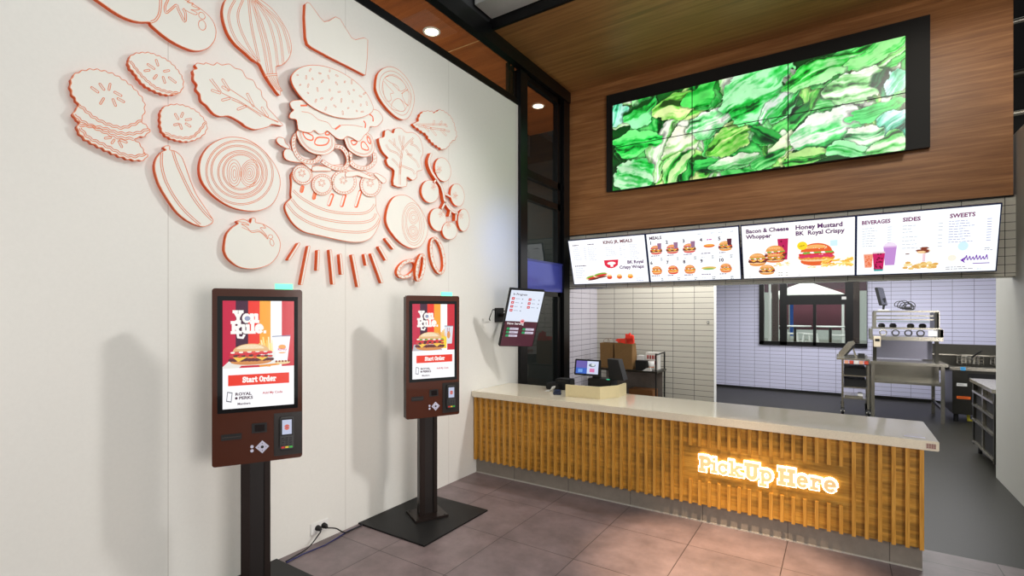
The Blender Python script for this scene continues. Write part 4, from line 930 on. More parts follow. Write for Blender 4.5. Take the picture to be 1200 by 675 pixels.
# ================================================================== KIOSKS
def kiosk(c, ang, label, ds, img):
    a_ = radians(ang); d_ = Vector((sin(a_), cos(a_), 0)); n_ = Vector((cos(a_), -sin(a_), 0)); c = Vector((c[0], c[1], 0))
    t = thing('ordering_kiosk', label, 'self-order kiosk', (c.x, c.y, .012), group='self-order kiosks by the mural')
    Mx = frame3(c+n_*.09+d_*ds, d_, (0, 0, 1))           # local: x along face, y up, z out of the face; origin on floor below face centre
    HW = .229; z0_, z1_ = .842, 1.828
    mb = MB(); mb.box((-HW, z0_, -.075), (HW, z1_, -.006), M_kside, Mx, .012); mb.build('housing', t)
    # rounded front panel
    P = []
    for cx, cy, s0 in ((HW-.016, z1_-.016, 0), (-HW+.016, z1_-.016, 90), (-HW+.016, z0_+.016, 180), (HW-.016, z0_+.016, 270)):
        P += [(cx+.016*cos(radians(s0+18*k)), cy+.016*sin(radians(s0+18*k))) for k in range(6)]
    f_ = MB().prism(P, lambda u, v_, q: tuple(Mx @ Vector((u, v_, q))), -.008, .0, M_kiosk, M_kiosk).build('front_panel', t)
    MB().box((-.203, 1.135, -.002), (.205, 1.785, .002), mat('glossy_black', (8, 8, 10), .08, coat=.5), Mx).build('screen_surround', t)
    A_ = Art(.362, .602); img(A_); A_.build('display_image', t, Mx @ Matrix.Translation((-.178, 1.158, .0025)), A_scr)
    s = MB().box((-.185, .985, -.001), (-.085, 1.018, .003), M_blackm, Mx); s.box((-.180, .998, .003), (-.09, 1.003, .004), mat('slot', (60, 52, 48), .3), Mx); s.build('receipt_slot', t)
    s = MB().box((-.035, 1.01, -.001), (.042, 1.065, .003), M_blackm, Mx); s.box((-.02, 1.018, .003), (.03, 1.056, .004), mat('scanner_glass', (26, 20, 20), .05), Mx); s.build('code_scanner', t)
    MB().box((.078, .865, -.001), (HW-.002, 1.112, .004), mat('terminal_recess', (30, 24, 22), .35), Mx, .002).build('terminal_recess', t)
    # nav keypad
    M_pad = mat('keypad_silver', (206, 206, 226), .3, .2)
    k = MB(); cx, cy, r = .018, .928, .036
    q = [(cx+r*.98, cy), (cx, cy+r), (cx-r*.98, cy), (cx, cy-r)]
    k.prism(q, lambda u, v_, q_: tuple(Mx @ Vector((u, v_, q_))), 0, .004, M_pad, M_pad)
    for yy in (.935, .912): k.prism(ellp(-.034, yy, .0085, .0085), lambda u, v_, q_: tuple(Mx @ Vector((u, v_, q_))), 0, .004, M_pad, M_pad)
    k.prism(ellp(cx, cy, .008, .008), lambda u, v_, q_: tuple(Mx @ Vector((u, v_, q_))), .004, .0055, M_blackm, M_blackm)
    for ax, ay in ((.019, 0), (-.019, 0), (0, .02), (0, -.02)): k.prism(ellp(cx+ax, cy+ay, .0035, .0035, 0, 3), lambda u, v_, q_: tuple(Mx @ Vector((u, v_, q_))), .004, .0055, M_blackm, M_blackm)
    k.build('navigation_keypad', t)
    # payment terminal
    tm = MB().box((.108, .905, .004), (.182, 1.09, .030), mat('terminal_grey', (66, 66, 66), .35), Mx, .006).box((.112, .895, .004), (.178, .91, .02), M_blackm, Mx, .003).build('payment_terminal', t)
    A_ = Art(.074, .185); A_.rect(.06, .42, .94, .97, (10, 10, 12)); A_.rect(.16, .47, .84, .92, (214, 222, 250)); A_.ell(.5, .69, .2, .085, (232, 110, 90)); A_.rect(.3, .665, .7, .715, (246, 214, 210)); A_.ell(.5, .69, .17, .02, (206, 60, 90))
    for r_ in range(4):
        for c_ in range(3): A_.rect(.12+c_*.27, .33-.07*r_, .32+c_*.27, .375-.07*r_, (34, 34, 36))
    for c_, cc in enumerate(((214, 50, 46), (236, 206, 60), (70, 190, 80))): A_.rect(.1+c_*.28, .045, .34+c_*.28, .10, cc)
    A_.build('terminal_face', tm, Mx @ Matrix.Translation((.108, .905, .0305)), art_mat('terminal_image', .75))
    MB().box((.085, z1_-.001, -.05), (.18, z1_+.034, -.035), mat('mint_light', (120, 240, 190), emit=(112, 246, 190), es=.95), Mx).build('status_light', t)
    # post: two side profiles and a recessed middle
    p = MB(); p.box((-.092, .03, -.135), (-.045, .86, -.07), M_post, Mx, .003).box((-.045, .03, -.13), (.03, .86, -.085), mat('post_inner', (26, 20, 18), .4), Mx).box((.03, .03, -.135), (.062, .86, -.07), M_post, Mx, .003)
    p.build('post', t)
    s = MB().box((-.155, .012, -.23), (.125, .03, .02), M_post, Mx, .002)
    for sx_ in (-.13, .10):
        for sz in (-.205, -.005): s.tube([Mx @ Vector((sx_, .029, sz)), Mx @ Vector((sx_, .034, sz))], .008, M_steeld, 8)
    s.build('base_plate', t)
    return t
STR = [(0, .175, (200, 24, 66)), (.175, .345, (64, 16, 52)), (.345, .505, (238, 50, 36)), (.505, .66, (250, 168, 52)), (.66, .82, (255, 255, 255)), (.82, 1, (208, 40, 56))]
def kscreen(style):
    def f(a):
        a.rect(0, 0, 1, 1, (252, 252, 255))
        for x0_, x1_, c_ in STR: a.rect(x0_, .375, x1_, 1, c_)
        a.slab('You', .145, .80, .062, WHT, .27, .125, .02); a.slab('Rule.', .115, .70, .062, WHT, .27, .175, .02)
        a.stroke([(.2, .70), (.21, .66), (.27, .655), (.29, .68)], .012, WHT); a.ell(.335, .835, .04, .022, (150, 160, 190)); 
        if style == 1:
            a.poly([(0, .375), (.0, .39), (.10, .45), (.9, .45), (.78, .40), (.6, .375)], (236, 232, 226)); a.poly([(.22, .375), (.5, .375), (.5, .395), (.25, .395)], (204, 20, 50)); a.poly([(.5, .375), (.8, .39), (.76, .405), (.5, .395)], (238, 150, 50))
            for k_ in range(13): a.line([(.56+.02*k_*.9, .45), (.50+.026*k_, .60+.03*((k_*7) % 3))], .008, RND.choice([(255, 226, 140), (246, 206, 110), (255, 238, 180)]))
            a.poly([(.71, .42), (.90, .42), (.945, .66), (.68, .66)], (246, 246, 250)); a.line([(.68, .662), (.945, .668)], .005, (130, 140, 170))
            a.poly([(.50, .41), (.72, .41), (.73, .52), (.51, .52)], (240, 240, 236))
            a.ell(.825, .56, .055, .022, (246, 170, 90)); a.text('KING', .825, .527, .019, (214, 50, 110), .015, 'c'); a.ell(.825, .51, .055, .012, (246, 170, 90), 180, 360)
            big = (.39, .50, .60, .20)
        else:
            a.poly([(0, .375), (.03, .46), (.6, .46), (.7, .375)], (190, 184, 190))
            for k_ in range(9): a.line([(.62+.02*k_, .50), (.58+.032*k_, .62+.02*(k_ % 3))], .009, RND.choice([(246, 190, 80), (236, 160, 60)]))
            a.poly([(.78, .46), (.93, .46), (.96, .70), (.75, .70)], (226, 228, 236)); a.line([(.75, .702), (.96, .70)], .006, (120, 130, 150)); a.poly([(.66, .40), (.80, .40), (.80, .56), (.64, .56)], (250, 214, 60)); a.ell(.85, .58, .04, .05, (226, 150, 90)); a.rect(.82, .62, .83, .68, (190, 50, 40)); a.rect(.86, .62, .87, .68, (190, 50, 40))
            big = (.40, .50, .66, .25)
        cx, cy, w_, h_ = big
        a.ell(cx, cy-.34*h_, .48*w_, .16*h_, (214, 140, 80))
        for j in range(12): a.ell(cx+(-.46+.084*j)*w_, cy-.25*h_+RND.uniform(-.02, .02)*h_, .07*w_, .08*h_, (96, 44, 50), n=7)
        a.poly([(cx-.42*w_, cy-.12*h_), (cx-.3*w_, cy-.34*h_), (cx-.12*w_, cy-.16*h_), (cx+.1*w_, cy-.14*h_), (cx+.25*w_, cy-.3*h_), (cx+.42*w_, cy-.12*h_)], (250, 200, 80))
        for j in range(11): a.ell(cx+(-.44+.088*j)*w_, cy-.08*h_+RND.uniform(-.03, .03)*h_, .065*w_, .06*h_, (90, 44, 50) if j % 2 else (204, 70, 60), n=7)
        for j in range(9): a.ell(cx+(-.42+.105*j)*w_, cy+.04*h_+RND.uniform(-.03, .03)*h_, .08*w_, .06*h_, (214, 44, 60), n=8)
        for j in range(10): a.ell(cx+(-.42+.094*j)*w_, cy+.11*h_+RND.uniform(-.03, .03)*h_, .06*w_, .045*h_, (LETT if style == 2 else (226, 90, 80)) if j % 2 else (248, 240, 226), n=7)
        a.ell(cx, cy+.14*h_, .42*w_, .36*h_, (232, 184, 130), 0, 180); a.ell(cx-.02*w_, cy+.26*h_, .32*w_, .20*h_, (246, 222, 182), 0, 180)
        for j in range(14): a.ell(cx+RND.uniform(-.28, .28)*w_, cy+RND.uniform(.28, .42)*h_, .01*w_, .012*h_, WHT, n=5)
        if style == 1:
            a.ell(.83, .415, .11, .018, (238, 214, 160))
            for j in range(5): a.ell(.74+.045*j, .425, .018, .010, (150, 60, 40), n=6)
        a.rect(.075, .215, .925, .315, (236, 54, 34)); a.slab('Start Order', .27, .243, .030, WHT, .22, .168, .04)
        a.poly([(.05, .075), (.12, .065), (.135, .155), (.065, .165)], (90, 90, 100)); a.poly([(.06, .083), (.112, .075), (.125, .148), (.073, .156)], (250, 250, 255))
        a.text('ROYAL', .17, .125, .022, (64, 26, 50), .034, sx=1.15); a.text('PERKS', .22, .088, .022, (64, 26, 50), .034, sx=1.15); a.ell(.185, .10, .018, .012, (64, 26, 50))
        a.text('Members', .20, .038, .017, (64, 26, 50), .025); a.text('Add My Code', .545, .125, .018, (200, 60, 70), .02)
    return f
for c_, lb in (((-2.857, 1.585), 'black rectangular floor mat under the nearer kiosk'), ((-2.857, 3.055), 'black rectangular floor mat under the farther kiosk')):
    tag(MB().box((c_[0]-.357, c_[1]-.39, 0), (c_[0]+.357, c_[1]+.39, .012), M_mat, None, .002).build('floor_mat'), lb, 'floor mat', 'mats under the kiosks')
kiosk((-2.85, 1.615), 29.5, 'nearer brown ordering kiosk on a post, left of the wall socket', .02, kscreen(1))
kiosk((-2.855, 3.065), 27, 'farther brown ordering kiosk on a post, between socket and counter', .03, kscreen(2))

# wall socket and its cables
sy, sz_ = on_x(374, 617, W)
t = thing('power_outlet', 'white double wall socket low on the wall between the kiosks', 'power outlet', (W, sy, sz_))
MB().box((W, sy-.075, sz_-.042), (W+.009, sy+.075, sz_+.042), M_white, None, .003).build('face_plate', t)
for k, dy in enumerate((-.022, .03)):
    p = thing('power_plug', ['black plug in the left side of the wall socket, cable running to the nearer kiosk', 'black plug in the right side of the wall socket, cable running to the farther kiosk'][k], 'plug', (W+.01, sy+dy, sz_), group='plugs in the wall socket')
    MB().tube([(W+.01, sy+dy, sz_), (W+.035, sy+dy, sz_), (W+.05, sy+dy, sz_-.008)], [.021, .018, .010], M_blackm, 12).build('plug_body', p)
    pts = [(W+.05, sy-.022, sz_-.01), (W+.07, sy-.05, .09), (W+.075, sy-.14, .03), (W+.08, sy-.26, .012), (W+.09, 1.985, .010)] if k == 0 else [(W+.05, sy+.03, sz_-.01), (W+.075, sy+.09, .08), (W+.075, sy+.17, .02), (W+.065, sy+.26, .012), (W+.06, 2.66, .010)]
    Q = []
    for i in range(len(pts)-1):
        p0, p1, p2, p3 = [Vector(pts[max(0, min(len(pts)-1, i+j))]) for j in (-1, 0, 1, 2)]
        for s_ in range(6):
            tt = s_/6; Q.append(.5*((2*p1)+(-p0+p2)*tt+(2*p0-5*p1+4*p2-p3)*tt*tt+(-p0+3*p1-3*p2+p3)*tt**3))
    Q.append(Vector(pts[-1])); MB().tube(Q, .0045, M_blackm, 8).build('power_cord', p)
M_blue = mat('dark_blue_cable', (30, 32, 84), .4)
tag(MB().tube([(W+.05, 2.66, .006), (W+.05, 2.52, .006), (W+.08, 2.4, .006), (W+.10, 2.28, .006), (W+.085, 2.12, .006), (W+.10, 1.985, .006)], .005, M_blue, 8).build('network_cable'), 'dark blue cable lying on the floor along the wall between the kiosks', 'cable')

# ================================================================== COUNTER
ct = thing('service_counter', 'long timber-slatted service counter with pale stone top and lit lettering', 'counter', (-1.4, 4.5, 0))
CX0, CX1 = W+.004, .46
MB().box((CX0, 4.22, 0), (CX1, 4.78, .155), M_plinth).box((CX0, 4.212, 0), (CX1, 4.22, .010), mat('sealant_strip', (170, 166, 158), .5)).build('plinth', ct)
MB().box((CX0, 4.185, .155), (CX1, 4.78, .808), M_bam).build('front_panel', ct)
sl = MB(); rr_ = random.Random(3); x_ = CX0+.012; k = 0; gapL, gapR = -1.02, .085
while x_ < CX1-.02:
    w_ = .023
    if gapL < x_ < gapR-.01:
        sl.box((x_, 4.163, .62), (x_+w_, 4.185, .808), M_slat); sl.box((x_, 4.163, .15), (x_+w_, 4.185, .345), M_slat)
    else: sl.box((x_, 4.163, .15), (x_+w_, 4.185, .808), M_slat)
    x_ += .0728
sl.build('slat_cladding', ct)
tp = MB().box((CX0, 4.135, .808), (.535, 4.85, .870), M_stone, None, .004).build('countertop', ct)
a = Art(.05, .035); a.rect(0, 0, 1, 1, (190, 172, 160)); [a.rect(.08+.24*i, .15+.28*j, .26+.24*i, .36+.28*j, (140, 96, 88)) for i in range(4) for j in range(3)]
a.build('edge_sticker', ct, frame3((.468, 4.1345, .820), (1, 0, 0), (0, 0, 1)), A_lab)
a = Art(.11, .045); a.rect(0, 0, 1, 1, (196, 192, 206)); tiny(a, .06, .75, .85, 4, .19, (150, 140, 180), .004)
a.build('top_sticker', ct, frame3((.365, 4.20, .8705), (1, 0, 0), (0, 1, 0)), A_lab)
# lit lettering: a bright halo plate stood off the timber behind each tan letter
sg = thing('lit_sign', 'glowing Pick Up Here lettering on the counter front', 'sign', (-.47, 4.16, .48))
M_halo = mat('sign_glow', (255, 238, 205), emit=(255, 232, 196), es=4.2)
M_tan = mat('letter_face', (226, 196, 150), .4, emit=(250, 206, 140), es=.35)
def letter(ch, px0, px1):
    def xx(p): r = ray(800+p/6); q = 4.165/r.y; return q*r.x
    xa, xb = xx(px0), xx(px1); cap = .108; base = .434; sx_ = (xb-xa)/GL[ch][0]
    def strokes(wd, y0_, y1_, m):
        mb = MB(); kk = 0
        for st in GL[ch][1]:
            P_ = [Vector((xa+p[0]*sx_, base+p[1]*cap)) for p in st]
            L_ = []
            for p, q in zip(P_, P_[1:]):
                t_ = (q-p).normalized() if (q-p).length > 1e-6 else Vector((1, 0)); n_ = Vector((-t_.y, t_.x))*wd/2; e_ = t_*wd*.36
                poly = [p+n_-e_, p-n_-e_, q-n_+e_, q+n_+e_]; kk += 1
                mb.prism([(v_.x, v_.y) for v_ in poly], lambda u, v_, q_: (u, q_, v_), y1_, y0_-.00006*kk, m, m)
        return mb
    up = ch.isupper()
    h_ = strokes(.047 if up else .041, 4.170, 4.182, M_halo).build('letter_'+('capital' if ch.isupper() else 'small'), sg)
    f2 = strokes(.027 if up else .020, 4.150, 4.168, M_tan); f2.build('letter_face', h_)
for ch, p0_, p1_ in (('P', 120, 196), ('i', 203, 243), ('c', 250, 318), ('k', 326, 424), ('U', 440, 534), ('p', 540, 634), ('H', 674, 788), ('e', 800, 884), ('r', 898, 975), ('e', 990, 1084)): letter(ch, p0_, p1_)

# things standing on the counter
bx = thing('counter_riser', 'cream boxed riser at the back of the counter before the till', 'riser', (-2.05, 4.6, .87))
P = [(-2.235, 4.37), (-1.885, 4.40), (-1.775, 4.60), (-1.775, 4.80), (-1.795, 4.80), (-1.795, 4.605), (-1.90, 4.42), (-2.235, 4.39)]
MB().prism(P, lambda u, v_, q: (u, v_, q), .8705, .985, M_cream, M_cream).build('riser_panel', bx)
ps = thing('till_terminal', 'black point-of-sale till with a lit touch screen behind the cream riser', 'cash register', (-2.15, 4.9, .87))
Mx = frame3((-2.375, 4.84, 1.03), (.955, .10, -.01), (.20, .22, .95))
MB().box((0, -.005, -.03), (.285, .165, 0), M_blackm, Mx, .006).build('touch_screen', ps)
a = Art(.245, .135); a.rect(0, 0, 1, 1, (90, 100, 190)); a.rect(0, 0, .5, .45, (52, 96, 190)); a.rect(.1, .1, .3, .35, (110, 160, 226)); a.rect(0, .45, .5, 1, (104, 92, 170)); a.rect(.5, 0, 1, 1, (206, 214, 240)); a.ell(.72, .68, .15, .13, (110, 120, 130)); a.ell(.76, .72, .08, .1, (214, 222, 226)); a.rect(.62, .14, .84, .42, (214, 120, 170))
a.build('display_image', ps, Mx @ Matrix.Translation((.02, .012, .0008)), A_scr)
MB().box((-2.24, 4.90, .87), (-1.98, 5.08, .99), M_blackm, None, .006).box((-2.2, 4.93, .99), (-2.12, 4.98, 1.08), M_blackm).build('till_base', ps)
MB().prism([(0, 0), (.16, 0), (.10, .21), (-.02, .215)], lambda u, v_, q: (-2.02+u, 4.95+q, .985+v_), 0, .12, mat('dark_red_black', (34, 16, 16), .3), M_blackm).build('customer_display', ps)
a = Art(.04, .012); a.ell(.5, .5, .5, .5, (60, 190, 140)); a.build('indicator_light', ps, frame3((-2.03, 4.899, .985), (1, 0, 0), (0, 0, 1)), A_scr)
MB().tube([(-2.235, 4.905, 1.03), (-2.235, 4.89, .99), (-2.24, 4.87, .975)], .003, M_white, 6).build('cord', ps)
pr = thing('receipt_printer', 'low black receipt printer beside the dark glazing frame', 'printer', (-2.55, 4.95, .87))
MB().box((-2.62, 4.66, .8705), (-2.46, 4.80, .94), M_blackm, None, .008).box((-2.53, 4.70, .8705), (-2.36, 4.84, .985), M_blackm, None, .01).box((-2.5, 4.697, .965), (-2.4, 4.70, .97), M_steeld).build('printer_body', pr)
pt = thing('card_reader', 'small dark handheld card reader lying at the counter front left', 'card reader', (-2.4, 4.5, .87))
Mr = Matrix.Translation((-2.38, 4.47, .871)) @ Matrix.Rotation(radians(28), 4, 'Z')
MB().box((-.04, -.09, 0), (.04, .09, .026), mat('navy_plastic', (26, 34, 58), .3), Mr, .006).build('reader_body', pt)
a = Art(.06, .05); a.rect(0, 0, 1, 1, (24, 34, 60)); a.rect(.1, .1, .9, .9, (52, 70, 110)); a.build('reader_screen', pt, Mr @ Matrix.Translation((-.03, .02, .0265)), A_lab)
pp = thing('paper_slip', 'curled white paper slip on the counter beside the card reader', 'paper', (-2.5, 4.56, .87))
MB().prism([(0, .0), (.03, .0), (.05, .03), (.055, .05), (.05, .052), (.045, .034), (.028, .004), (0, .003)], lambda u, v_, q: (-2.56+u*1.6, 4.54+q, .871+v_), 0, .07, M_white, M_white).build('curled_sheet', pp)

# ================================================================== SHELF WITH BAGS BEHIND THE TILL
sh = thing('wire_cart', 'black metal shelving cart against the cream tiled wall behind the till', 'cart', (-2.55, 7.0, 0))
mb = MB(); mb.box((-3.0, 6.8, .85), (-2.08, 7.24, .875), M_steeld).build('top_shelf', sh)
MB().box((-3.0, 6.8, .45), (-2.08, 7.24, .47), M_steeld).build('lower_shelf', sh)
MB().box((-3.0, 6.82, .12), (-2.08, 7.24, .14), M_steeld).build('bottom_shelf', sh)
for x_, y_ in ((-2.98, 6.82), (-2.1, 6.82), (-2.98, 7.22), (-2.1, 7.22)):
    MB().tube([(x_, y_, .06), (x_, y_, 1.12 if x_ > -2.5 else .9)], .011, M_blackm, 8).ball((x_, y_, .035), .035, M_blackm, 6).build('post', sh)
MB().tube([(-2.1, 6.82, 1.1), (-2.06, 7.0, 1.12), (-2.1, 7.22, 1.1)], .009, M_blackm, 8).build('push_handle', sh)
MB().box((-2.97, 7.19, .18), (-2.12, 7.2, .83), mat('shelf_backing', (120, 112, 106), .7, noise=(.3, 14))).build('back_sheet', sh)
def bag(xa, xb, y0_, h_, label, tilt=0.):
    t = thing('paper_bag', label, 'paper bag', ((xa+xb)/2, y0_, .876), group='paper bags on the cart')
    bm = MB(); d_ = .16; zt = .876+h_
    A_ = [(xa, y0_, .876), (xb, y0_, .876), (xb, y0_+d_, .876), (xa, y0_+d_, .876)]
    mid = [(xa+.004, y0_+.004, .876+h_*.5), (xb-.004, y0_-.002, .876+h_*.5), (xb+.012, y0_+d_, .876+h_*.5), (xa-.004, y0_+d_, .876+h_*.5)]
    T_ = [(xa+.002, y0_-.004, zt), (xb-.002, y0_+.002, zt-.004), (xb-.006, y0_+d_, zt), (xa+.002, y0_+d_, zt+.003)]
    bm.add(A_+mid+T_, [(3, 2, 1, 0)]+[(i+4*j, (i+1) % 4+4*j, (i+1) % 4+4+4*j, i+4+4*j) for j in (0, 1) for i in range(4)], M_bag)
    bm.build('bag_body', t)
    for yy in (y0_, y0_+d_):
        cx = (xa+xb)/2; MB().tube([(cx-.05, yy, zt-.01), (cx-.04, yy, zt+.05), (cx, yy, zt+.065), (cx+.04, yy, zt+.05), (cx+.05, yy, zt-.01)], .003, M_bag, 6).build('twisted_handle', t)
bag(-2.96, -2.75, 6.90, .36, 'plain kraft paper bag with twisted handles, left one on the cart')
bag(-2.72, -2.45, 6.86, .365, 'kraft paper bag holding red cloth, right one on the cart')
rc = thing('red_cloth', 'crumpled red cloth poking out of the right paper bag', 'cloth', (-2.52, 6.93, 1.24))
bm = MB(); rr_ = random.Random(5)
for (x_, z_, w_, h_, a_) in ((-2.60, 1.275, .10, .035, .25), (-2.53, 1.30, .05, .08, .5), (-2.50, 1.27, .07, .045, -.3), (-2.475, 1.30, .03, .05, .1)):
    pts = [(x_+w_*cos(q)*(1+.35*rr_.uniform(-1, 1)), z_+h_*sin(q)*(1+.35*rr_.uniform(-1, 1))) for q in [k_*2*pi/11 for k_ in range(11)]]
    bm.prism(pts, lambda u, v_, q: (u, 6.90+q+.2*(v_-1.28), v_), 0, .05, M_red, M_red)
bm.build('cloth_fold', rc)
def smallbox(name, label, cat, a_, b_, m, art=None):
    t = thing(name, label, cat, ((a_[0]+b_[0])/2, (a_[1]+b_[1])/2, a_[2])); MB().box(a_, b_, m, None, .003).build('box_body', t)
    if art:
        A_ = Art(b_[0]-a_[0], b_[2]-a_[2]); art(A_); A_.build('printed_front', t, frame3((a_[0], a_[1]-.001, a_[2]), (1, 0, 0), (0, 0, 1)), A_lab)
    return t
def art_dots(a):
    a.rect(0, 0, 1, 1, (232, 228, 222))
    for i in range(4):
        for j in range(2): a.rect(.12+.2*i, .3+.32*j, .25+.2*i, .52+.32*j, (196, 60, 50)); a.rect(.15+.2*i, .34+.32*j, .22+.2*i, .44+.32*j, (110, 40, 40))
smallbox('white_carton', 'small white carton beside the right paper bag', 'box', (-2.43, 7.0, .876), (-2.33, 7.1, 1.07), M_white, lambda a: (a.rect(0, 0, 1, 1, (222, 222, 222)), a.ell(.3, .6, .12, .06, (206, 60, 50))))
smallbox('printed_carton', 'white carton printed with rows of red squares on the cart', 'box', (-2.31, 7.02, .876), (-2.13, 7.14, 1.115), M_white, art_dots)
smallbox('black_caddy', 'square black plastic caddy in front of the printed carton', 'container', (-2.40, 6.84, .876), (-2.24, 6.97, 1.01), M_blackm)
cr = thing('cup_sleeve_roll', 'white and orange paper cup lying by the black caddy', 'cup', (-2.19, 6.88, .876))
MB().lathe((-2.19, 6.9, .877), [(.0, 0), (.032, 0), (.045, .13), (.041, .13)], M_white).build('cup_body', cr)
MB().lathe((-2.19, 6.9, .92), [(.0365, 0), (.0415, .06)], mat('cup_orange', (232, 130, 50), .5)).build('printed_band', cr)
dp = thing('tape_dispenser', 'pale wedge-shaped dispenser at the front corner of the cart', 'dispenser', (-2.2, 6.82, .876))
MB().prism([(0, 0), (.12, 0), (.11, .05), (.05, .035)], lambda u, v_, q: (-2.28+u, 6.79+q, .877+v_), 0, .04, M_white, M_white).build('wedge_body', dp)
smallbox('cardboard_box', 'brown cardboard box on the lower shelf of the black cart', 'box', (-2.5, 6.86, .471), (-2.16, 7.1, .60), M_card)
smallbox('cardboard_box', 'brown cardboard box on the bottom shelf of the black cart', 'box', (-2.7, 6.86, .141), (-2.3, 7.1, .36), M_card)
sw = thing('wall_switch', 'small grey switch on the cream tiled wall near its free edge', 'switch', (-1.55, 7.36, 1.5))
MB().box((-1.545, 7.350, 1.53), (-1.515, 7.36, 1.565), mat('switch_grey', (120, 120, 116), .4), None, .002).box((-1.536, 7.347, 1.54), (-1.524, 7.350, 1.555), M_white).build('switch_plate', sw)

# ================================================================== KITCHEN
# window in the far wall
g = bpy.data.objects.new('window_2', None); COL.objects.link(g); g['kind'] = 'structure'
fr = MB(); yw0, yw1 = 12.05, 12.16
def wx(p): r = ray(885+p/7.5); return 12.1/r.y*r.x
def wz(px, p): r = ray(885+px/7.5); q = 12.1/r.y; return CAM_H-(325+p/7.5-HORIZON)/FPX*q
fr.box((x0, yw0, z0), (wx(78), yw1, z1), M_black).box((wx(218), yw0, z0), (wx(280), yw1, z1), M_black).box((wx(790), yw0, z0), (wx(860), yw1, z1), M_black).box((wx(985), yw0, z0), (x1, yw1, z1), M_black)
fr.box((x0, yw0, z0), (x1, yw1, z0+.075), M_black).box((x0, yw0, z1-.05), (x1, yw1, z1), M_black)
fr.box((wx(280), yw0, wz(500, 240)), (wx(790), yw1, wz(500, 155)), M_black).box((wx(508), yw0, z0), (wx(536), yw1, wz(500, 240)), M_black)
fr.build('window_frame', g)
MB().box((wx(760), yw0-.02, wz(780, 195)), (wx(800), yw0, wz(780, 170)), M_white).build('latch', g)
MB().box((x0, 12.10, z0), (x1, 12.105, z1), M_glass).build('window_pane', g)
# outside the window
struct(MB().box((-8, 12.3, -.1), (8, 26, 0), mat('paving', (150, 150, 140), .8, noise=(.2, 3))), 'ground')
struct(MB().box((-8, 22, 0), (8, 22.2, 2.45), mat('white_block', (200, 204, 200), .8)).box((-8, 22, 2.45), (8, 22.2, 6), mat('maroon_cladding', (92, 62, 78), .7)), 'wall_outside')
tag(MB().box((-1.55, 17.5, 1.15), (.45, 17.56, 2.35), mat('maroon_banner', (96, 44, 58), .6, noise=(.5, 1.6))).box((-1.7, 17.5, .65), (-1.66, 17.56, 1.2), M_blackm).box((.26, 17.5, .65), (.3, 17.56, 1.2), M_blackm).build('maroon_banner'), 'maroon banner screen standing outside beyond the kitchen window', 'banner')
for k, (px_, yy) in enumerate(((172, 14.0), (885, 13.6))):
    r = ray(885+px_/7.5); cx = yy/r.y*r.x
    tag(MB().box((cx-.07, yy, .66 if yy > 12.9 else 0), (cx+.07, yy+.14, 3.6), mat('brown_post', (66, 50, 48), .6), None, .01).build('awning_post'), ['dark brown post outside the left window pane', 'dark brown post outside the right window pane'][k], 'post', 'posts outside the window')
TZ = .65
struct(MB().box((-8, 12.9, 0), (8, 22, TZ), mat('terrace_paving', (176, 178, 170), .8, noise=(.15, 3))), 'ground_terrace')
tt = thing('canopy_tent', 'white peaked canopy tent outside beyond the kitchen window', 'tent', (-.7, 16.6, 0))
r = ray(885+450/7.5); cx = 16/r.y*r.x; zt = CAM_H-(325+32/7.5-HORIZON)/FPX*16/r.y; zb_ = CAM_H-(325+155/7.5-HORIZON)/FPX*16/r.y
M_tent = mat('white_canvas', (232, 230, 224), .8)
MB().add([(cx-.86, 15.2, zb_), (cx+.86, 15.2, zb_), (cx+.86, 16.8, zb_), (cx-.86, 16.8, zb_), (cx, 16, zt), (cx-.86, 15.2, zb_-.1), (cx+.86, 15.2, zb_-.1), (cx+.86, 16.8, zb_-.1), (cx-.86, 16.8, zb_-.1)], [(0, 1, 4), (1, 2, 4), (2, 3, 4), (3, 0, 4), (0, 5, 6, 1), (1, 6, 7, 2), (2, 7, 8, 3), (3, 8, 5, 0)], M_tent).build('tent_roof', tt)
for sx_, yy in ((-.84, 15.22), (.84, 15.22), (-.84, 16.78), (.84, 16.78)): MB().tube([(cx+sx_, yy, TZ), (cx+sx_, yy, zb_)], .03, M_white, 8).build('tent_pole', tt)
def stool(x_, y_, label):
    t = thing('stool', label, 'stool', (x_, y_, TZ), group='white stools outside the window'); MB().box((x_-.16, y_-.16, TZ+.44), (x_+.16, y_+.16, TZ+.48), M_white, None, .012).build('seat', t)
    for sx_ in (-1, 1):
        for sy_ in (-1, 1): MB().tube([(x_+sx_*.14, y_+sy_*.14, TZ+.44), (x_+sx_*.2, y_+sy_*.2, TZ)], [.03, .018], M_white, 6).build('leg', t)
    MB().tube([(x_-.17, y_-.17, TZ+.25), (x_+.17, y_-.17, TZ+.25)], .012, M_white, 6).build('footrest', t)
def otable(x_, y_, label):
    t = thing('cafe_table', label, 'table', (x_, y_, TZ), group='cafe tables outside the window'); MB().lathe((x_, y_, TZ+.68), [(0, .03), (.34, .03), (.35, .015), (.34, 0), (0, 0)], M_white).build('table_top', t)
    MB().tube([(x_, y_, TZ+.02), (x_, y_, TZ+.68)], .03, M_steeld, 8).lathe((x_, y_, TZ), [(0, .03), (.2, .015), (.22, 0)], M_steeld).build('pedestal', t)
def wpt(p, yy): r = ray(885+p/7.5); return yy/r.y*r.x
stool(wpt(312, 15.2), 15.2, 'white stool outside, leftmost through the kitchen window'); stool(wpt(418, 15.7), 15.7, 'white stool outside, in the middle of the left sliding pane'); stool(wpt(485, 15.1), 15.1, 'white stool outside, just left of the window mullion'); stool(wpt(725, 14.6), 14.6, 'white stool outside, behind the right sliding pane')
otable(wpt(350, 13.9), 13.9, 'pale round table outside behind the left sliding pane'); otable(wpt(660, 13.8), 13.8, 'pale round table outside behind the right sliding pane')
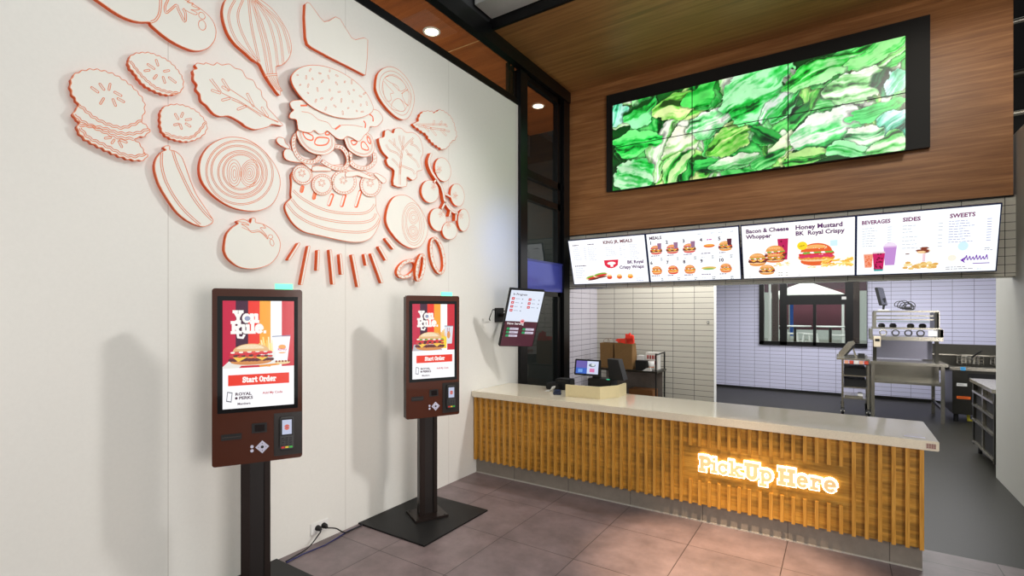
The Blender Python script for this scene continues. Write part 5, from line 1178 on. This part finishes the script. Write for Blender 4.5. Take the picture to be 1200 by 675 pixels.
tag(MB().tube([(wpt(128, 14.6), 14.6, TZ), (wpt(128, 14.6), 14.6, 2.45)], .03, M_white, 8).lathe((wpt(128, 14.6), 14.6, TZ), [(0, .06), (.2, .05), (.22, 0)], M_white).build('flag_pole'), 'slim white pole on a round base outside the left pane', 'pole')
bn = thing('feather_flag', 'bright blue banner flag outside behind the left sliding pane', 'flag', (wpt(315, 16.4), 16.4, TZ))
MB().box((wpt(300, 16.4), 16.4, 1.0), (wpt(335, 16.4), 16.42, 2.05), mat('blue_flag', (30, 110, 226), .6)).build('flag_cloth', bn); MB().tube([(wpt(300, 16.4), 16.41, TZ), (wpt(300, 16.4), 16.41, 2.1)], .02, M_white, 6).build('pole', bn)

# stainless prep table with sneeze shelf
pt_ = thing('prep_table', 'stainless steel assembly table with lit two-tier overshelf in the kitchen', 'prep table', (.9, 10.3, 0))
TX0, TX1, TY0, TY1 = .44, 1.345, 9.84, 10.84
MB().box((TX0-.02, TY0, .86), (TX1+.03, TY1, .905), M_steel, None, .004).build('table_top', pt_)
MB().box((TX0+.03, TY0+.02, .565), (TX1-.03, TY1-.05, .60), M_steel).box((TX0+.03, TY0+.35, .60), (TX1-.03, TY0+.37, .86), M_steel).build('undershelf', pt_)
for x_ in (TX0+.02, TX1-.03):
    for y_ in (TY0+.03, TY1-.05): MB().box((x_-.022, y_-.022, 0), (x_+.022, y_+.022, .86), M_steel).build('leg', pt_)
MB().box((TX0+.02, TY1-.07, .20), (TX1-.03, TY1-.04, .235), M_steeld).box((TX1-.05, TY0+.03, .20), (TX1-.02, TY1-.05, .235), M_steeld).build('brace', pt_)
os_ = MB(); OY0, OY1 = 10.1, 10.6
os_.box((.49, OY0, 1.685), (1.305, OY1, 1.712), M_steel).box((.47, OY0, 1.415), (1.335, OY1, 1.44), M_steel).box((.43, OY0-.1, 1.24), (1.34, OY1-.1, 1.30), M_steel)
for x_ in (.50, 1.295): os_.box((x_-.015, OY0, 1.44), (x_+.015, OY0+.02, 1.69), M_steel).box((x_-.015, OY1-.02, 1.44), (x_+.015, OY1, 1.69), M_steel)
for x_ in (.445, 1.325): os_.box((x_-.018, OY0-.1, 1.30), (x_+.018, OY1-.1, 1.42), M_steel)
os_.box((1.25, OY0, 1.44), (1.30, OY1, 1.69), M_steeld).box((1.28, OY0-.1, 1.30), (1.34, OY1-.1, 1.42), M_steeld)
os_.build('overshelf', pt_)
for x_ in (.50, 1.29): MB().box((x_-.025, OY0+.1, .905), (x_+.025, OY0+.16, 1.25), M_steeld).build('upright', pt_)
MB().box((.53, OY1-.1, .92), (1.27, OY1-.09, 1.24), mat('splash_panel', (150, 150, 168), .25, .5)).build('back_splash', pt_)
e_ = MB()
for zz in (1.62, 1.56): e_.box((.52, OY0+.05, zz), (1.27, OY0+.09, zz+.02), M_steel)
e_.box((.53, OY0+.1, 1.53), (1.2, OY0+.14, 1.54), mat('green_wire', (90, 150, 100), .5)); e_.build('heat_rail', pt_)
rr_ = random.Random(4)
for x_ in (.60, .75, .98, 1.13):
    MB().lathe((x_, OY0+.25, 1.44), [(0, 0), (.045, .0), (.05, .035), (.03, .06), (0, .065)], M_blackm if x_ != .98 else M_steeld, 12).build('shelf_fitting', pt_)
for k, x_ in enumerate((.60, .76, .92, 1.07)):
    r_ = MB(); pts = [(x_+.045*cos(q), OY0-.085, 1.36+.045*sin(q)) for q in [j*2*pi/14 for j in range(15)]]; r_.tube(pts, .009, M_steeld if k else M_steel, 6); r_.box((x_-.03, OY0-.08, 1.31), (x_+.03, OY0+.1, 1.325), M_steeld); r_.build('heat_lamp', pt_)
MB().box((1.16, OY0-.102, 1.315), (1.27, OY0-.098, 1.405), M_white).build('label_holder', pt_)
tb = thing('ticket_printer', 'cream ticket printer clipped to the left end of the overshelf', 'printer', (.52, 9.95, 1.15))
MB().box((.475, 9.93, 1.13), (.565, 9.998, 1.30), mat('cream_plastic', (214, 200, 176), .5), None, .006).box((.49, 9.926, 1.22), (.55, 9.93, 1.26), M_blackm).build('printer_body', tb)
mo = thing('kitchen_monitor', 'thin dark monitor seen almost edge-on atop the overshelf', 'monitor', (.62, 10.3, 1.712))
Mx = Matrix.Translation((.62, 10.3, 1.80)) @ Matrix.Rotation(radians(74), 4, 'Z') @ Matrix.Rotation(radians(-12), 4, 'X')
MB().box((-.18, -.02, -.0), (.18, .02, .30), M_blackm, Mx, .006).box((-.17, -.023, .01), (.17, -.02, .29), mat('screen_off', (60, 62, 70), .2), Mx).build('monitor_screen', mo)
MB().box((.55, 10.24, 1.7125), (.69, 10.4, 1.73), M_white, None, .004).tube([(.62, 10.32, 1.73), (.64, 10.33, 1.92)], .016, M_blackm, 8).build('monitor_stand', mo)
cc = thing('cable_coil', 'tangled coil of black cable lying on top of the overshelf', 'cable', (.92, 10.3, 1.712)); rr_ = random.Random(2)
mb = MB()
for k in range(6):
    cx_, cy_, r_ = .9+rr_.uniform(-.07, .07), 10.3+rr_.uniform(-.05, .05), rr_.uniform(.05, .10); tl = rr_.uniform(-.5, .5)
    mb.tube([(cx_+r_*cos(q), cy_+r_*sin(q)*.6, 1.725+.012*k+max(0, (.05+.08*abs(tl))*(sin(q)+.3))) for q in [j*2*pi/16 for j in range(17)]], .006, M_blackm, 6)
mb.build('cable_loops', cc)

# trolley cart and slicer
tr = thing('rolling_cart', 'narrow steel rolling cart with trays standing left of the prep table', 'cart', (.22, 10.2, 0))
RX0, RX1, RY0, RY1 = .04, .40, 9.86, 10.5
MB().box((-.03, RY0-.02, .905), (.42, RY1+.3, .93), M_steel, None, .004).build('cart_top', tr)
for x_ in (RX0+.015, RX1):
    for y_ in (RY0+.02, RY1):
        MB().box((x_-.013, y_-.013, .12), (x_+.013, y_+.013, .905), M_steel).build('post', tr)
        wl = MB().tube([(x_-.018, y_, .055), (x_+.018, y_, .055)], .055, M_blackm, 14).tube([(x_-.024, y_, .055), (x_+.024, y_, .055)], .02, M_steel, 10); wl.box((x_-.024, y_-.01, .055), (x_+.024, y_+.02, .125), M_steeld); wl.build('caster', tr)
for k, zz in enumerate((.27, .45, .64)):
    MB().box((RX0, RY0, zz), (RX1+.01, RY1, zz+.018), M_steel).build('shelf', tr)
for k, zz in enumerate((.66, .47)):
    q = thing('food_tray', ['black food tray on the upper shelf of the rolling cart', 'black food tray on the middle shelf of the rolling cart'][k], 'tray', (.22, 10.15, zz), group='trays on the rolling cart')
    MB().box((RX0+.035, RY0+.04, zz), (RX1-.03, RY1-.05, zz+.12), M_blackm, None, .006).build('tray_body', q)
q = thing('foil_packs', 'foil wrapped packs on the lowest shelf of the rolling cart', 'packs', (.22, 10.1, .289)); MB().box((.08, 9.9, .289), (.33, 10.3, .32), M_steel, None, .006).box((.26, 9.9, .32), (.33, 10.1, .36), M_white, None, .006).build('pack', q)
q = thing('glove_packets', 'row of red and white packets under the cart top', 'packets', (.25, 9.86, .85)); rr_ = random.Random(8)
for k in range(5): MB().box((.08+.066*k, 9.842, .845), (.135+.066*k, 9.858, .90), mat('packet_%d' % (k % 3), [(214, 150, 120), (190, 70, 50), (220, 214, 206)][k % 3], .5), None, .003).build('packet', q)
MB().box((.07, 9.835, .835), (.41, 9.865, .845), M_steeld).build('packet_rail', q)
sc_ = thing('vegetable_slicer', 'slanted white metal slicer standing on the rolling cart', 'slicer', (.12, 10.1, .93))
MB().prism([(0, 0), (.06, 0), (.23, .24), (.21, .28), (.13, .26), (0, .07)], lambda u, v_, q_: (.0+u, 10.02+q_, .931+v_), 0, .14, mat('cast_alloy', (196, 196, 190), .35, .4), M_steel).build('slicer_body', sc_)
MB().prism([(.05, .02), (.08, .02), (.21, .19), (.19, .21)], lambda u, v_, q_: (.02+u, 10.005+q_, .935+v_), 0, .012, M_blackm, M_blackm).build('blade_guard', sc_)
MB().prism([(0, 0), (.03, 0), (-.03, .2), (-.05, .2)], lambda u, v_, q_: (.23+u, 10.02+q_, .931+v_), 0, .12, M_steel, M_steel).box((.27, 10.05, .931), (.36, 10.2, 1.0), M_blackm).build('rear_leg', sc_)

# fryer
fy = thing('deep_fryer', 'grey steel double deep fryer with wire baskets at the kitchen back', 'fryer', (1.9, 10.6, 0))
FX0, FX1, FY0, FY1 = 1.47, 2.5, 10.18, 10.95
MB().box((FX0, FY0, .12), (FX1, FY1, .80), M_steeld, None, .006).build('cabinet', fy)
MB().box((FX0-.03, FY0-.03, .80), (FX1, FY0+.2, .845), M_steel, None, .004).box((FX0-.03, FY0+.2, .80), (FX0+.02, FY1, .845), M_steel).build('top_rim', fy)
MB().box((FX0-.28, FY1-.1, .72), (FX1, FY1, 1.16), M_steeld, None, .004).box((FX0-.25, FY1-.14, .98), (FX1, FY1-.1, 1.0), M_steel).build('back_splash', fy)
MB().box((FX0+.18, FY0-.012, .66), (FX0+.50, FY0, .76), M_blackm).build('control_panel', fy)
for x_ in (FX0+.05, FX1-.1): MB().tube([(x_, FY0+.06, 0), (x_, FY0+.06, .12)], .03, M_blackm, 10).build('foot', fy)
MB().tube([(FX0+.2, FY0+.08, .12), (FX0+.2, FY0+.08, .03), (FX0+.3, FY0+.08, .03), (FX0+.3, FY0+.08, .12)], .025, mat('yellow_valve', (200, 190, 60), .5), 8).build('drain_valve', fy)
for px_, w2, zz, hh, cc_ in ((.02, .12, .555, .045, (220, 220, 216)), (.02, .16, .36, .04, (228, 104, 36)), (.06, .06, .80, .05, (60, 150, 206))):
    a = Art(w2, hh); a.rect(0, 0, 1, 1, cc_); tiny(a, .1, .4, .75, 1, .2, tuple(int(v_*.6) for v_ in cc_), .008); a.build('sticker', fy, frame3((FX0+px_+.03, FY0-.0015-(.03 if zz == .80 else 0), zz), (1, 0, 0), (0, 0, 1)), A_lab)
for k, bx_ in enumerate((1.62, 2.02)):
    q = thing('fry_basket', ['wire fry basket hanging in the left fryer well', 'wire fry basket hanging in the right fryer well'][k], 'fry basket', (bx_+.13, 10.6, .86), group='baskets on the fryer'); mb = MB()
    for i in range(6): mb.tube([(bx_+.05*i, 10.42, 1.0), (bx_+.05*i, 10.42, .86), (bx_+.05*i, 10.8, .86), (bx_+.05*i, 10.8, 1.0)], .004, M_steel, 5)
    for zz in (.9, .95, 1.0): mb.tube([(bx_, 10.42, zz), (bx_+.25, 10.42, zz), (bx_+.25, 10.8, zz), (bx_, 10.8, zz), (bx_, 10.42, zz)], .004, M_steel, 5)
    mb.build('wire_basket', q); MB().tube([(bx_+.12, 10.42, .99), (bx_+.16, 10.30, 1.06), (bx_+.19, 10.2, 1.10)], .013, M_blackm, 8).build('handle', q)
# undercounter station by the right wall
uc = thing('undercounter_fridge', 'stainless worktop station with dark open bays behind the right wall', 'prep station', (1.7, 7.8, 0))
MB().box((1.335, 7.1, .845), (2.1, 8.17, .885), M_steel, None, .004).build('worktop', uc)
mb = MB().box((1.40, 7.12, .10), (2.08, 8.14, .84), M_steeld); mb.box((1.36, 8.09, .1), (1.40, 8.14, .84), M_steeld).box((1.36, 7.12, .1), (1.40, 7.17, .84), M_steeld); mb.build('carcass', uc)
for zz in (.14, .40, .58, .74): MB().box((1.352, 7.15, zz-.012), (1.40, 8.12, zz+.012), M_steel).build('shelf_rail', uc)
MB().box((1.356, 7.60, .14), (1.40, 7.64, .84), M_steel).build('divider', uc)
for ya, yb_, za, zb2 in ((7.18, 7.59, .60, .72), (7.65, 8.08, .60, .72), (7.65, 8.08, .42, .56), (7.18, 7.59, .42, .56)): MB().box((1.385, ya, za), (1.399, yb_, zb2), M_blackm).build('drawer_front', uc)
MB().box((1.37, 7.66, .16), (1.399, 8.08, .385), M_steeld, None, .003).build('door', uc); MB().box((1.37, 7.18, .16), (1.399, 7.58, .385), M_blackm, None, .003).build('door', uc)
for y_ in (7.2, 8.08): MB().tube([(1.42, y_, 0), (1.42, y_, .1)], .02, M_blackm, 8).build('foot', uc)
